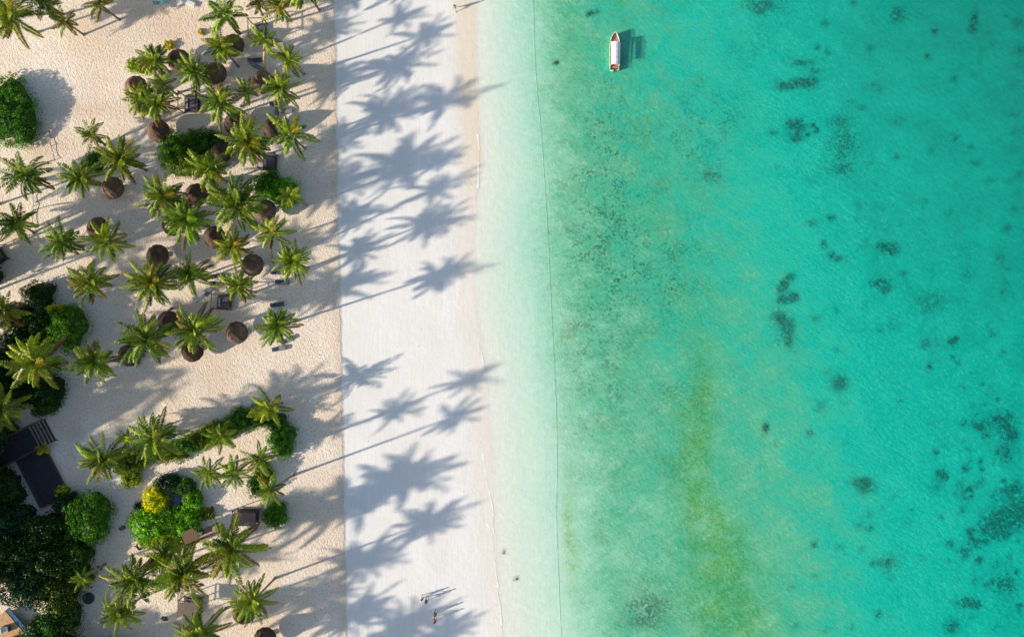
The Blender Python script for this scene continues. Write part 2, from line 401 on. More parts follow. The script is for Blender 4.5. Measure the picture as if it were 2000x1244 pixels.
def water_material():
    m, t = mat_new("water")
    geo = nd(t, 'ShaderNodeNewGeometry'); P = geo.outputs['Position']
    odn = nd(t, 'ShaderNodeAttribute', attribute_name='od').outputs['Fac']
    b1 = noise(t, P, 0.30, 4, 0.6, (0.6, 1.0, 1, -0.7)); 
    odn = mathn(t, 'ADD', odn, mathn(t, 'MULTIPLY', mathn(t, 'MULTIPLY', mathn(t, 'SUBTRACT', b1, 0.5), 2.0), ramp01(t, odn, 0.2, 1.6)))
    bf = noise(t, P, 2.0, 5, 0.85, (0.55, 1.1, 1, -0.55)); 
    odn = mathn(t, 'ADD', odn, mathn(t, 'MULTIPLY', mathn(t, 'MULTIPLY', mathn(t, 'SUBTRACT', bf, 0.5), 5.8), ramp01(t, odn, 0.1, 1.8)))  # colour noise imitates the light and dark flecks of wavelets and caustics
    odn = mathn(t, 'MAXIMUM', odn, 0.0)
    f = mathn(t, 'DIVIDE', odn, 4.0)
    cr = nd(t, 'ShaderNodeValToRGB'); t.links.new(f, cr.inputs[0])
    # transmission both ways through the water column (target bed colours)
    stops = [(0.0, (.98, .98, .95)), (.04, (.88, .955, .89)), (.08, (.72, .93, .83)), (.115, (.54, .88, .75)), (.165, (.33, .76, .57)), (.24, (.17, .65, .42)), (.32, (.09, .62, .43)),
             (.45, (.012, .65, .52)), (.62, (.0, .57, .47)), (.8, (.0, .42, .34)), (1.0, (.0, .27, .22))]
    cr.color_ramp.elements[0].position = 0; cr.color_ramp.elements[1].position = 1
    els = cr.color_ramp.elements
    for i, (p, c) in enumerate(stops):
        if i == 0: e = els[0]
        elif i == len(stops) - 1: e = els[-1]
        else: e = els.new(p)
        e.position = p; e.color = (math.sqrt(c[0]), math.sqrt(c[1]), math.sqrt(c[2]), 1)
    tr = nd(t, 'ShaderNodeBsdfTransparent'); t.links.new(cr.outputs[0], tr.inputs[0])
    # wavelets
    w1 = noise(t, P, 1.2, 4, 0.7, (0.5, 1.15, 1, -0.6)); w2 = noise(t, P, 3.4, 3, 0.65, (0.6, 1.1, 1, -0.5)); w3 = noise(t, P, 0.30, 3, 0.55, (0.4, 1.2, 1, -0.75))
    hgt = mathn(t, 'ADD', mathn(t, 'MULTIPLY', w1, 0.62), mathn(t, 'ADD', mathn(t, 'MULTIPLY', w2, 0.42), mathn(t, 'MULTIPLY', w3, 0.2)))
    bp = nd(t, 'ShaderNodeBump', ins={'Strength': 1.0, 'Distance': 1.0}); t.links.new(hgt, bp.inputs['Height'])
    amp = ramp01(t, odn, 0.0, 1.0)
    t.links.new(mathn(t, 'ADD', 0.10, mathn(t, 'MULTIPLY', amp, 0.90)), bp.inputs['Strength'])
    df = nd(t, 'ShaderNodeBsdfDiffuse'); t.links.new(bp.outputs[0], df.inputs['Normal'])
    cr2 = nd(t, 'ShaderNodeValToRGB'); t.links.new(f, cr2.inputs[0]); e2 = cr2.color_ramp.elements
    e2[0].color = (.62, .85, .70, 1); e2[1].color = (.0, .36, .33, 1)
    q = e2.new(.25); q.color = (.10, .56, .33, 1)
    q = e2.new(.5); q.color = (.01, .68, .55, 1)
    q = e2.new(.75); q.color = (.0, .50, .40, 1)
    t.links.new(cr2.outputs[0], df.inputs[0])
    m1 = nd(t, 'ShaderNodeMixShader'); t.links.new(mathn(t, 'MULTIPLY', ramp01(t, odn, 0.05, 1.3), 0.31), m1.inputs[0])
    t.links.new(tr.outputs[0], m1.inputs[1]); t.links.new(df.outputs[0], m1.inputs[2])
    gl = nd(t, 'ShaderNodeBsdfGlossy', ins={'Roughness': 0.12}); t.links.new(bp.outputs[0], gl.inputs['Normal'])
    m2 = nd(t, 'ShaderNodeMixShader', ins={0: 0.012})
    t.links.new(m1.outputs[0], m2.inputs[1]); t.links.new(gl.outputs[0], m2.inputs[2])
    o = nd(t, 'ShaderNodeOutputMaterial'); t.links.new(m2.outputs[0], o.inputs[0])
    return m
# water sheet: only seaward half of the grid
WZ = np.where(D > -0.25, -0.004, -0.5)
water = grid_obj("water", WZ, water_material(), {'od': od})
tag(water, kind='structure')
water.location.z = 0.0

# thin swash lines of foam on the waterline
m_foam = simple("foam", (0.93, 0.90, 0.84), 0.6, 0.06, 3)
def foam_line(pts, wid, seed):
    r = random.Random(seed)
    px = np.array([p[0] for p in pts], float); py = np.array([p[1] for p in pts], float)
    ys = np.arange(py[0], py[-1], 2.5); xs = np.interp(ys, py, px)
    k = np.ones(9) / 9; xs[4:-4] = np.convolve(xs, k, 'valid')
    v = []; f = []
    for i, (x, y) in enumerate(zip(xs, ys)):
        ww = wid * (0.25 + abs(math.sin(i * .11 + seed) + .5 * math.sin(i * .37 + seed * 2))) * (1 if math.sin(i * .21 + seed) > -.5 else .12)
        x += .5 * math.sin(i * .3 + seed) + r.uniform(-.25, .25)
        gxx, gyy, _ = G(x, y)
        v += [(gxx - ww / 2, gyy, 0.0), (gxx, gyy, 0.012), (gxx + ww / 2, gyy, 0.0)]
        if i: n = i * 3; f += [(n - 3, n - 2, n + 1, n), (n - 2, n - 1, n + 2, n + 1)]
    z = 0.012
    return mk("foam", [(a, b, c + z) for a, b, c in v], f, m_foam, None, True)
fl = [foam_line([(932, 262), (936, 285), (937, 303), (933, 325), (936, 345), (932, 372), (927, 395)], .24, 1),
      foam_line([(931, 650), (941, 690), (946, 720)], .14, 2),
      foam_line([(938, 850), (942, 890), (948, 925), (958, 965), (964, 1005), (964, 1045)], .22, 3),
      foam_line([(941, 1000), (955, 1030), (965, 1060), (966, 1090), (972, 1140), (978, 1200), (984, 1260)], .26, 4)]
for o in fl: tag(o, kind='structure')

# ------------------------------------------------------------------ palms
m_palm = foliage("palm_leaf", trans=0.13, rough=0.40, spec=0.35, scale=0.8)
m_trunk = simple("palm_bark", (0.26, 0.20, 0.15), 0.85, 0.35, 3.0, 0.03, (1, 1, 6))
m_trunk_y = simple("palm_bark_warm", (0.50, 0.33, 0.12), 0.8, 0.3, 3.0, 0.03, (1, 1, 6))

def crown_arrays(seed, nf=21, yellow=0.2, droop=1.0, wind=0.0, L0=3.5):
    r = np.random.default_rng(seed)
    V = []; F = []; C = []
    n = 0
    ga = 2.399963
    for i in range(nf):
        u = i / nf                        # 0 young and upright .. 1 old and hanging
        az = i * ga + r.uniform(-.3, .3)
        e0 = math.radians(82 - 84 * u ** 0.85 + r.uniform(-14, 14))
        dr = (math.radians(56) + math.radians(28) * r.uniform(-1, 1)) * droop
        L = L0 * (0.62 + 0.38 * math.sin(min(1, u * 1.5 + .15) * math.pi * .6)) * r.uniform(.72, 1.15)
        bend = r.uniform(-.4, .4)
        K = 12
        pts = [np.array([0, 0, 0.0])]; tan_ = []
        for k in range(K):
            t = (k + .5) / K
            el = e0 - dr * t ** 1.25
            aa = az + bend * t
            # sea breeze bends the tips a little
            d = np.array([math.cos(aa) * math.cos(el) + wind * t, math.sin(aa) * math.cos(el) + wind * .3 * t, math.sin(el)])
            d /= np.linalg.norm(d)
            tan_.append(d); pts.append(pts[-1] + d * L / K)
        tan_.append(tan_[-1])
        old = u > .78
        g = r.uniform(0, 1) ** .7
        base = np.array([0.055, 0.115, 0.010]) * (1 - g) + np.array([0.30, 0.41, 0.018]) * g
        if r.random() < yellow * (0.5 + u): base = np.array([0.36, 0.30, 0.02]) * r.uniform(.7, 1.1)
        elif r.random() < .25: base = np.array([0.27, 0.33, 0.03])
        if old and r.random() < .4: base = np.array([0.24, 0.15, 0.05]) * r.uniform(.6, 1.1)
        base = base * r.uniform(.8, 1.2)
        # rachis
        rc = np.minimum(base * 1.7 + .05, .5)
        for k in range(K + 1):
            tt = tan_[k]; side = np.cross(tt, [0, 0, 1]); side /= (np.linalg.norm(side) + 1e-9)
            up = np.cross(side, tt); wd = .045 * (1 - k / K * .8)
            V += [pts[k] - side * wd, pts[k] + side * wd, pts[k] + up * wd]; C += [rc] * 3
            if k:
                a = n + k * 3
                F += [(a - 3, a - 2, a + 1, a), (a - 2, a - 1, a + 2, a + 1), (a - 1, a - 3, a, a + 2)]
        n += (K + 1) * 3
        NL = 30
        twist = r.uniform(-.35, .35)
        for j in range(NL):
            t = .13 + .87 * (j + r.uniform(-.2, .2)) / (NL - 1); t = min(max(t, .1), .999)
            kf = t * K; k = int(kf); fr = kf - k
            p = pts[k] * (1 - fr) + pts[min(k + 1, K)] * fr
            tt = tan_[min(k, K)]
            side = np.cross(tt, [0, 0, 1]); side /= (np.linalg.norm(side) + 1e-9); up = np.cross(side, tt)
            ln = (0.35 + 0.65 * math.sin(min(1, (t * .9 + .12)) * math.pi) ** .7) * .72
            if t > .9: ln *= .8
            fwd = .35 + .9 * t ** 1.5
            for sg in (-1, 1):
                if r.random() < .05: continue
                s2 = side * sg * math.cos(twist * sg) + up * (math.sin(twist * sg) * 1.0)
                dr_ = -.30 - r.uniform(0, .6) - .35 * u
                d = s2 + tt * fwd + np.array([0, 0, dr_]) * .9 + up * .15
                d /= np.linalg.norm(d)
                l = ln * r.uniform(.8, 1.1)
                wv = np.cross(d, up); wv /= (np.linalg.norm(wv) + 1e-9)
                wd = .062
                tip = p + d * l + np.array([0, 0, -.18 * l])
                mid = p + d * l * .5
                V += [p - wv * wd * .5, mid - wv * wd, tip, mid + wv * wd, ]
                c = base * r.uniform(.8, 1.2); C += [c, c, c * (1.1 if not old else .9), c]
                F.append((n, n + 1, n + 2, n + 3)); n += 4
    # old leaf bases / crown shaft
    return V, F, C

crown_mesh = {}
def crown_get(key, **kw):
    if key not in crown_mesh:
        V, F, C = crown_arrays(**kw)
        o = mk("crown", V, F, m_palm, None, False, C)
        rad = np.percentile(np.hypot([v[0] for v in V], [v[1] for v in V]), 97)
        crown_mesh[key] = (o.data, rad)
        COL.objects.unlink(o); bpy.data.objects.remove(o)
    return crown_mesh[key]
NV = 9
def variant(i, kind):
    if kind == 'g':   return crown_get(('g', i % NV), seed=100 + i % NV, nf=24 + (i % 3) * 2, yellow=.18, wind=.10)
    if kind == 'y':   return crown_get(('y', i % 3), seed=200 + i % 3, nf=15, yellow=.75, wind=.08)
    if kind == 's':   return crown_get(('s', i % 5), seed=300 + i % 5, nf=17, yellow=.12, wind=.12, droop=.9)   # sparse
    return crown_get(('b', i % 4), seed=400 + i % 4, nf=34, yellow=.12, L0=3.7, wind=.05)                     # big and dense

def palm(i, cx, cy, r, h, label, base=None, kind='g', warm=False):
    top = Vector(W(cx, cy, h))
    if base is None:
        rr = random.Random(i * 7 + 1)
        bx, by = top.x + rr.uniform(-.5, .5), top.y + rr.uniform(-.5, .5)
    else: bx, by, _ = G(*base)
    root = empty("palm_tree", (bx, by, 0))
    tag(root, label, "palm tree", "coconut palms on the sand")
    d = Vector((top.x - bx, top.y - by, 0))
    pts = []; rad = []
    n = 9
    for k in range(n + 1):
        t = k / n
        q = d * (t ** .8 if i % 2 else t ** 1.3); pts.append((q.x, q.y, -.05 + (h + .05) * t)); rad.append(.17 * (1 - .35 * t) + (.08 if k == 0 else 0) + (.02 if k % 2 else 0))
    MB().tube(pts, rad, 9).build("trunk", m_trunk_y if warm else m_trunk, root, True)
    me, rad0 = variant(i, kind)
    c = bpy.data.objects.new("crown", me); COL.objects.link(c); c.parent = root
    sc = (r / PX) * (1 - h / H) / rad0 * 1.04
    c.location = (d.x, d.y, h); c.scale = (sc, sc, sc * 1.22); c.rotation_euler = (0.04 * math.sin(i * 3.1), 0.05 * math.cos(i * 2.3), i * 1.7)
    return root

PALMS = [
 # cx, cy, r, h, label, base, kind, warm
 (22, 34, 50, 6.0, "big bushy palm in the top left corner of the beach", None, 'b'),
 (88, 8, 32, 4.5, "palm cut by the top edge, between the corner palm and a small yellow one", None, 'g'),
 (127, 42, 30, 3.6, "small palm with one yellow frond, just below the top left edge", None, 'y'),
 (195, 10, 30, 4.2, "palm with yellow hanging fronds cut by the top edge", None, 'y'),
 (303, 119, 34, 4.2, "palm left of the topmost dark parasol, beside a low yellow-green bush", None, 'g'),
 (382, 143, 37, 4.5, "dark green palm standing between two dark parasols above the wooden daybed", None, 'g'),
 (277, 195, 38, 5.0, "palm covering the lower half of the leftmost upper parasol", (303, 232), 'g'),
 (317, 163, 27, 4.2, "yellowish palm between the leftmost upper parasol and the daybed", None, 's'),
 (308, 203, 38, 5.0, "palm directly above a dark parasol and left of the wooden daybed", (316, 238), 'g'),
 (430, 203, 42, 5.5, "bright green palm just right of the upper wooden daybed", None, 'g'),
 (440, 29, 44, 6.0, "tall palm with curved trunk near the top, above two hidden parasols", (467, 67), 's'),
 (433, 94, 36, 5.2, "palm with leaning dark trunk left of a half hidden parasol", (466, 131), 'g'),
 (507, 6, 28, 4.5, "bright palm cut by the top edge above a framed daybed", (512, 30), 'y'),
 (546, 12, 36, 6.5, "palm cut by the top edge, rightmost along it", (560, 42), 's'),
 (517, 80, 30, 7.0, "palm with a bright yellow trunk below the top framed daybed", (520, 141), 's', True),
 (562, 117, 32, 7.2, "thin small palm with a leaning trunk, seaward of the yellow trunk palm", (594, 145), 's'),
 (548, 174, 38, 6.0, "full green palm touching the parasol under the yellow trunk palm", None, 'g'),
 (482, 178, 27, 4.0, "slim dark palm between the bright daybed palm and a parasol", (471, 208), 's'),
 (568, 264, 47, 8.0, "spiky palm at the seaward edge right of a brown parasol", None, 's'),
 (484, 277, 47, 7.0, "large radial palm left of the dark daybed in the upper grove", None, 'b'),
 (409, 332, 42, 6.0, "dull green palm at the foot of the big round tree clump", None, 'g'),
 (566, 384, 25, 8.0, "olive palm rising from the right side of a bright green bush", None, 'g'),
 (466, 400, 55, 8.0, "largest palm in the middle of the grove, over a hidden parasol", None, 'b'),
 (319, 385, 45, 6.0, "dark palm at the left edge of the dense middle grove", None, 'b'),
 (367, 431, 47, 7.0, "pale stemmed palm in the middle grove above a half hidden parasol", None, 'b'),
 (422, 378, 24, 5.0, "small palm squeezed between the largest grove palm and a parasol", None, 's'),
 (531, 455, 38, 8.5, "leaning palm with an upward fan of fronds at the seaward side of the grove", (535, 512), 's'),
 (455, 484, 37, 6.0, "green palm directly above the dark parasol with the red edge", None, 'g'),
 (572, 511, 38, 7.2, "compact palm on the seaward edge above two loungers", None, 'b'),
 (372, 537, 40, 5.0, "palm above the white lounger near the lower daybed", None, 'b'),
 (466, 558, 34, 6.0, "palm whose leaning trunk foot shows beside the lower daybed", (499, 571), 'g'),
 (297, 553, 48, 6.0, "bright yellow-green palm just under a round dark parasol", None, 'b'),
 (542, 637, 40, 8.5, "lone palm on the seaward edge whose whole long shadow reaches the water", (578, 627), 'g'),
 (382, 645, 50, 7.0, "large palm left of the lone round dark parasol", None, 'b'),
 (290, 662, 54, 7.0, "large palm overhanging two dark parasols at the lower end of the grove", (336, 602), 'b'),
 (184, 706, 44, 6.0, "palm standing in shade on open sand right of the dense trees", (234, 705), 'g'),
 (177, 553, 43, 5.0, "pale grey-green palm alone on sand right of the rounded tree", None, 'g'),
 (211, 471, 42, 5.0, "palm with one yellow hanging frond below a dark parasol on the left", None, 's'),
 (124, 473, 43, 5.0, "dark green palm left of the left-hand dark parasol", None, 'g'),
 (34, 436, 40, 3.5, "palm near the left edge with its slanting trunk visible", (66, 455), 'g'),
 (51, 343, 44, 4.5, "palm near the left edge below the roped sand court", (88, 350), 'g'),
 (157, 348, 39, 4.0, "low dark palm left of the parasol under the olive palm", None, 'g'),
 (237, 312, 45, 6.0, "olive-yellow palm right above a round dark parasol", None, 'b'),
 (180, 263, 31, 3.0, "small star-shaped palm alone on the upper left sand", (205, 284), 's'),
 (74, 708, 54, 7.0, "very large palm growing out of the dense trees at the left edge", None, 'b'),
 (4, 800, 46, 6.0, "big dull palm cut by the left edge above the boardwalk", None, 'b'),
 (528, 797, 40, 4.4, "star-shaped palm at the seaward bend of the curved hedge", None, 's'),
 (432, 850, 34, 4.0, "palm in the middle of the curved hedge with one long hanging frond", None, 's'),
 (303, 857, 50, 6.0, "large palm at the left start of the curved hedge", None, 'b'),
 (201, 896, 48, 6.0, "large palm at the far left of the curved hedge, beside low bushes", None, 'b'),
 (250, 856, 20, 3.0, "little yellow-green palm between the two big palms left of the hedge", None, 's'),
 (408, 922, 32, 6.0, "open palm, leftmost of the row of three inside the hedge loop", None, 's'),
 (457, 923, 33, 8.3, "middle palm of the row of three inside the hedge loop", None, 's'),
 (508, 897, 34, 11.0, "tallest palm, right end of the row of three inside the hedge loop", (548, 888), 's'),
 (528, 956, 34, 9.6, "yellowish palm above the small round bush at the seaward edge", (574, 927), 's'),
 (453, 1072, 60, 8.4, "huge dark palm just below the slatted daybed", None, 'b'),
 (495, 1172, 42, 9.0, "palm beside a black parasol at the lower seaward edge", None, 'b'),
 (356, 1118, 62, 8.0, "huge palm in the middle of the lower cluster", None, 'b'),
 (265, 1132, 50, 8.0, "pale tipped palm on the left side of the lower cluster", None, 'b'),
 (236, 1195, 40, 6.0, "palm in shade near the bottom edge, left of the lower cluster", None, 'g'),
 (392, 1236, 48, 8.0, "palm cut by the bottom edge below the thatched daybed", None, 'b'),
 (322, 1085, 42, 5.5, "shaded palm hidden between the big palms of the lower cluster", None, 'b'),
 (163, 1128, 22, 4.5, "small yellowish palm at the edge of the dark trees by a stone", None, 's'),
 (8, 606, 40, 6.0, "palm cut by the left edge in front of the dense trees", None, 'g'),
 (95, 878, 0, 0, None),
]
k = 0
for p in PALMS:
    if p[4] is None: continue
    cx, cy, r, h, lab = p[:5]
    palm(k, cx, cy, r, h, lab, p[5] if len(p) > 5 else None, p[6] if len(p) > 6 else 'g', len(p) > 7 and p[7])
    k += 1
# palms that stand outside the frame and only throw their shade into it
OFF = [(405, 1330, 50, 7, "palm beyond the bottom edge below the thatched daybed"), (390, -75, 45, 6.5, "palm beyond the top edge behind the white loungers"), (255, -70, 45, 6, "palm beyond the top edge with shade on bare sand"),
       (470, -60, 45, 7, "palm beyond the top edge near the rightmost one"), (590, -25, 45, 8, "palm beyond the top edge shading the combed beach"), (130, -80, 45, 6, "palm beyond the top edge left of the yellow one"),
       (548, 1396, 38, 8.6, "palm beyond the bottom edge near the walking couple"), (470, 1378, 50, 8.5, "palm beyond the bottom edge left of the others"), (420, 1420, 42, 8, "palm beyond the bottom edge, seaward one"),
       (300, 1310, 50, 8, "palm beyond the bottom edge under the lower cluster"), (-60, 470, 50, 6, "palm beyond the left edge above the rounded tree"), (-90, 560, 50, 7, "palm beyond the left edge beside the rounded tree"),
       (-50, 390, 45, 5, "palm beyond the left edge by the rope"), (-80, 640, 50, 8, "palm beyond the left edge behind dense trees")]
for p in OFF:
    palm(k, p[0], p[1], p[2], p[3], p[4], None, 'b'); k += 1

# ------------------------------------------------------------------ shrubs and broadleaf trees
m_leaf_shade = foliage('broad_leaf_shade', gain=(.85, .9, .8), trans=0.1, rough=0.5, spec=0.25, scale=1.2)  # same broad leaves with shade put into the colour by a lower gain
m_leaf_lit = foliage("broad_leaf_lit", gain=(1.75, 1.75, 1.2), trans=0.22, rough=0.5, spec=0.3, scale=1.2)  # brighter-coloured copy for the sunlit shrubs
def leaf_dome(cx, cy, rx, ry, z0, z1, seed, leaf=.20, cols=None, dens=1.0, lobe=.62, grass=False):
    """leaves over many overlapping lobes of a dome from z0 to z1; returns arrays in world metres"""
    r = np.random.default_rng(seed)
    cols = cols or [(.035, .10, .012), (.06, .15, .015), (.10, .20, .02)]
    hz = z1 - z0
    nl = int(max(10, 2.2 * rx * ry / (lobe * lobe)))
    th = r.uniform(0, 2 * np.pi, nl); rr = np.sqrt(r.uniform(0, 1, nl))
    q = r.uniform(.55, 1.0, nl)
    wob = 1 + .08 * np.sin(th * 3 + seed) + .06 * np.sin(th * 5 + seed * 2.3)
    lx = np.cos(th) * rr * rx * .93 * wob; ly = np.sin(th) * rr * ry * .93 * wob
    lz = z0 + hz * np.sqrt(np.clip(1 - rr ** 2.4, 0.0, 1)) * r.uniform(.72, 1.0, nl)
    lr = lobe * r.uniform(.6, 1.35, nl)
    V = []; C = []
    base = np.array(cols)
    allp = []; alln = []; allc = []
    for i in range(nl):
        n = int(dens * 4.5 * lr[i] ** 2 * 2.2 / (leaf * leaf) * .5)
        d = r.normal(size=(n, 3)); d /= np.linalg.norm(d, axis=1)[:, None]
        d[:, 2] = np.abs(d[:, 2]) * .9 - .25
        p = np.array([lx[i], ly[i], lz[i] - lr[i] * .6]) + d * lr[i] * r.uniform(.75, 1.08, (n, 1))
        lc = base[r.integers(0, len(base))] * r.uniform(.7, 1.3)
        c = lc[None, :] * r.uniform(.65, 1.35, (n, 1))
        allp.append(p); alln.append(d); allc.append(c)
    # skirt down to the ground
    n = int(dens * 6.28 * (rx + ry) / 2 * hz / (leaf * leaf) * .35)
    th = r.uniform(0, 2 * np.pi, n); zz = r.uniform(0, 1, n)
    wob = 1 + .08 * np.sin(th * 3 + seed) + .06 * np.sin(th * 5 + seed * 2.3)
    k_ = np.sqrt(1 - zz ** 2 * .6) * wob * r.uniform(.85, 1.0, n)
    p = np.stack([np.cos(th) * rx * k_, np.sin(th) * ry * k_, z0 * .2 + zz * (hz + z0 * .8) * .8], -1)
    d = np.stack([np.cos(th), np.sin(th), np.full(n, .5)], -1); d /= np.linalg.norm(d, axis=1)[:, None]
    allp.append(p); alln.append(d); allc.append(base[r.integers(0, len(base), n)] * r.uniform(.6, 1.2, (n, 1)))
    Pp = np.concatenate(allp); N = np.concatenate(alln); Cc = np.concatenate(allc)
    keep = Pp[:, 2] > 0.03
    Pp, N, Cc = Pp[keep], N[keep], Cc[keep]
    n = len(Pp)
    N = N + r.normal(size=(n, 3)) * .45; N /= np.linalg.norm(N, axis=1)[:, None]
    T = np.cross(N, r.normal(size=(n, 3))); T /= np.linalg.norm(T, axis=1)[:, None]
    if grass: T = N * .8 + T * .4; T /= np.linalg.norm(T, axis=1)[:, None]
    B = np.cross(N, T); B /= (np.linalg.norm(B, axis=1)[:, None] + 1e-9)
    s = leaf * r.uniform(.7, 1.3, (n, 1)) * (2.0 if grass else 1.0); wdt = s * (.16 if grass else .42)
    v = np.stack([Pp - T * s * .5, Pp + B * wdt, Pp + T * s * .6 + np.array([0, 0, -.02]), Pp - B * wdt], 1).reshape(-1, 3)
    c = np.repeat(Cc, 4, 0)
    f = np.arange(n * 4).reshape(-1, 4)
    # opaque inner core, coloured darker than the leaves
    K1, K2 = 7, 20
    iv = []; 
    for a in range(K1 + 1):
        ph = a / K1 * math.pi / 2
        for b in range(K2):
            t2 = b / K2 * 2 * math.pi
            wb = 1 + .13 * math.sin(t2 * 3 + seed) + .09 * math.sin(t2 * 5 + seed * 2.3)
            j = r.uniform(.78, .92)
            iv.append((math.cos(t2) * rx * math.cos(ph) ** .8 * j * wb * .9, math.sin(t2) * ry * math.cos(ph) ** .8 * j * wb * .9, 0.02 + (z1 * .82) * math.sin(ph) * r.uniform(.75, 1)))
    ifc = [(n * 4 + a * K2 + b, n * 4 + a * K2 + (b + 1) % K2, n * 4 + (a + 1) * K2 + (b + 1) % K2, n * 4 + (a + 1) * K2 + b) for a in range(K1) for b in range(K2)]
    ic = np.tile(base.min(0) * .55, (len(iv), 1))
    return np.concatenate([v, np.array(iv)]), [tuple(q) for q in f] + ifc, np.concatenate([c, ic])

DK = [(.022, .075, .010), (.030, .095, .012), (.045, .12, .014)]
MD = [(.035, .12, .010), (.055, .16, .012), (.085, .21, .016)]
BR = [(.07, .22, .010), (.11, .28, .014), (.16, .33, .02)]
YG = [(.12, .21, .012), (.20, .28, .015), (.28, .32, .02)]
OL = [(.07, .12, .012), (.11, .16, .015), (.17, .19, .02)]
YE = [(.45, .44, .004), (.52, .50, .006), (.36, .40, .01)]
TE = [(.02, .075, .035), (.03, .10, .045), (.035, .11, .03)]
SHRUBS = [
 # cx cy rx ry(px) h cols label kind
 (8, 217, 55, 68, 3.3, MD, "large round green bush at the upper left edge with blue shade beside it"),
 (268, 126, 24, 16, 1.3, YG, "low yellow-green bush left of the topmost palms and parasol"),
 (182, 313, 21, 20, 1.8, MD, "small round bush touching the olive-yellow palm on the left"),
 (397, 274, 40, 26, 3.4, DK, "dark domed top of the big tree clump in the upper grove"),
 (338, 290, 36, 34, 3.0, MD, "left part of the big tree clump in the upper grove"),
 (368, 318, 55, 26, 2.6, OL, "mottled lower part of the big tree clump in the upper grove"),
 (522, 360, 34, 27, 2.6, MD, "green bush just under the dark seaward daybed"),
 (548, 376, 34, 28, 2.8, BR, "bright lime side of the bush under the dark seaward daybed"),
 (66, 573, 26, 26, 4.0, DK, "round dark tree crown at the upper end of the dense left trees"),
 (122, 640, 36, 46, 4.2, MD, "rounded green tree bulging seaward from the dense left trees"),
 (108, 606, 15, 13, 4.4, YG, "small pale green shrub on top of the dense left trees"),
 (82, 636, 30, 38, 3.8, DK, "dark tree in the middle of the dense left trees"),
 (26, 622, 34, 28, 4.0, OL, "olive tree with yellow leaves at the left edge"),
 (40, 662, 45, 30, 3.8, TE, "blue-green shaded tree in the dense left trees"),
 (30, 745, 58, 46, 3.0, DK, "dark undergrowth below the very large left palm"),
 (84, 765, 32, 34, 3.2, DK, "dark bush under the right side of the very large left palm"),
 (80, 795, 26, 20, 2.8, MD, "round mid-green bush just above the boardwalk steps"),
 (-2, 838, 26, 22, 2.4, OL, "olive bush at the left edge above the boardwalk"),
 (325, 887, 40, 17, 1.6, OL, "low olive hedge piece right of the first big hedge palm"),
 (365, 870, 32, 17, 1.5, MD, "low green hedge piece left of the yellow-green hedge bush"),
 (412, 848, 25, 24, 1.8, YG, "rounded yellow-green bush in the middle of the curved hedge"),
 (388, 860, 28, 18, 1.6, OL, "mixed hedge piece joining the low hedge to the yellow-green hedge bush"),
 (443, 838, 26, 20, 1.9, MD, "hedge piece behind the hedge palm with one long hanging frond"),
 (276, 892, 30, 20, 1.7, OL, "low olive hedge start between the two large hedge palms"),
 (470, 822, 34, 24, 2.0, MD, "dark green hedge piece left of the star-shaped palm"),
 (502, 812, 26, 22, 2.2, MD, "hedge piece right beneath the star-shaped palm"),
 (535, 826, 26, 18, 2.4, DK, "dark hedge piece at the seaward corner of the loop"),
 (549, 862, 27, 36, 2.4, MD, "tall rounded hedge end on the seaward side"),
 (250, 905, 32, 26, 2.0, OL, "olive bush right of the leftmost hedge palm"),
 (252, 936, 20, 18, 1.5, YG, "yellow-green small bush above the yellow flowering bush"),
 (500, 948, 20, 26, 2.4, DK, "dark bush between the row of palms and the round bush"),
 (512, 925, 16, 20, 2.4, OL, "small olive bush under the tallest palm"),
 (535, 1006, 25, 26, 2.4, MD, "neat round green bush right of the slatted daybed"),
 (164, 1013, 45, 50, 3.6, MD, "large neat round green tree left of the sandy path"),
 (122, 985, 24, 24, 2.6, TE, "blue-green bush against the big neat round tree"),
 (117, 962, 12, 12, 2.0, YG, "little yellow-green plant at the corner of the dark deck"),
 (299, 977, 25, 26, 2.2, YE, "bright yellow flowering bush beside the small pond"),
 (325, 945, 30, 18, 1.9, TE, "dark green bush directly above the small pond"),
 (358, 952, 24, 17, 1.9, DK, "dark bush above the bright round one by the pond"),
 (374, 978, 19, 20, 2.0, BR, "bright green round bush right of the small pond"),
 (252, 862, 0, 0, 0, YG, None),
 (275, 990, 14, 10, .8, TE, "small spiky plant left of the yellow flowering bush"),
]
GRASSY = [
 (288, 1028, 42, 32, 2.0, BR, "bright feathery bamboo-like bush below the yellow flowering bush"),
 (330, 1018, 40, 32, 1.8, MD, "feathery green bush below the small pond"),
 (362, 1020, 25, 30, 1.9, BR, "bright feathery strip running down the right side of the pond"),
 (320, 1058, 48, 18, 1.4, YG, "yellow-green feathery edge above the lower palm cluster"),
 (405, 1005, 14, 12, 1.0, OL, "small reedy plant left of the slatted daybed"),
]
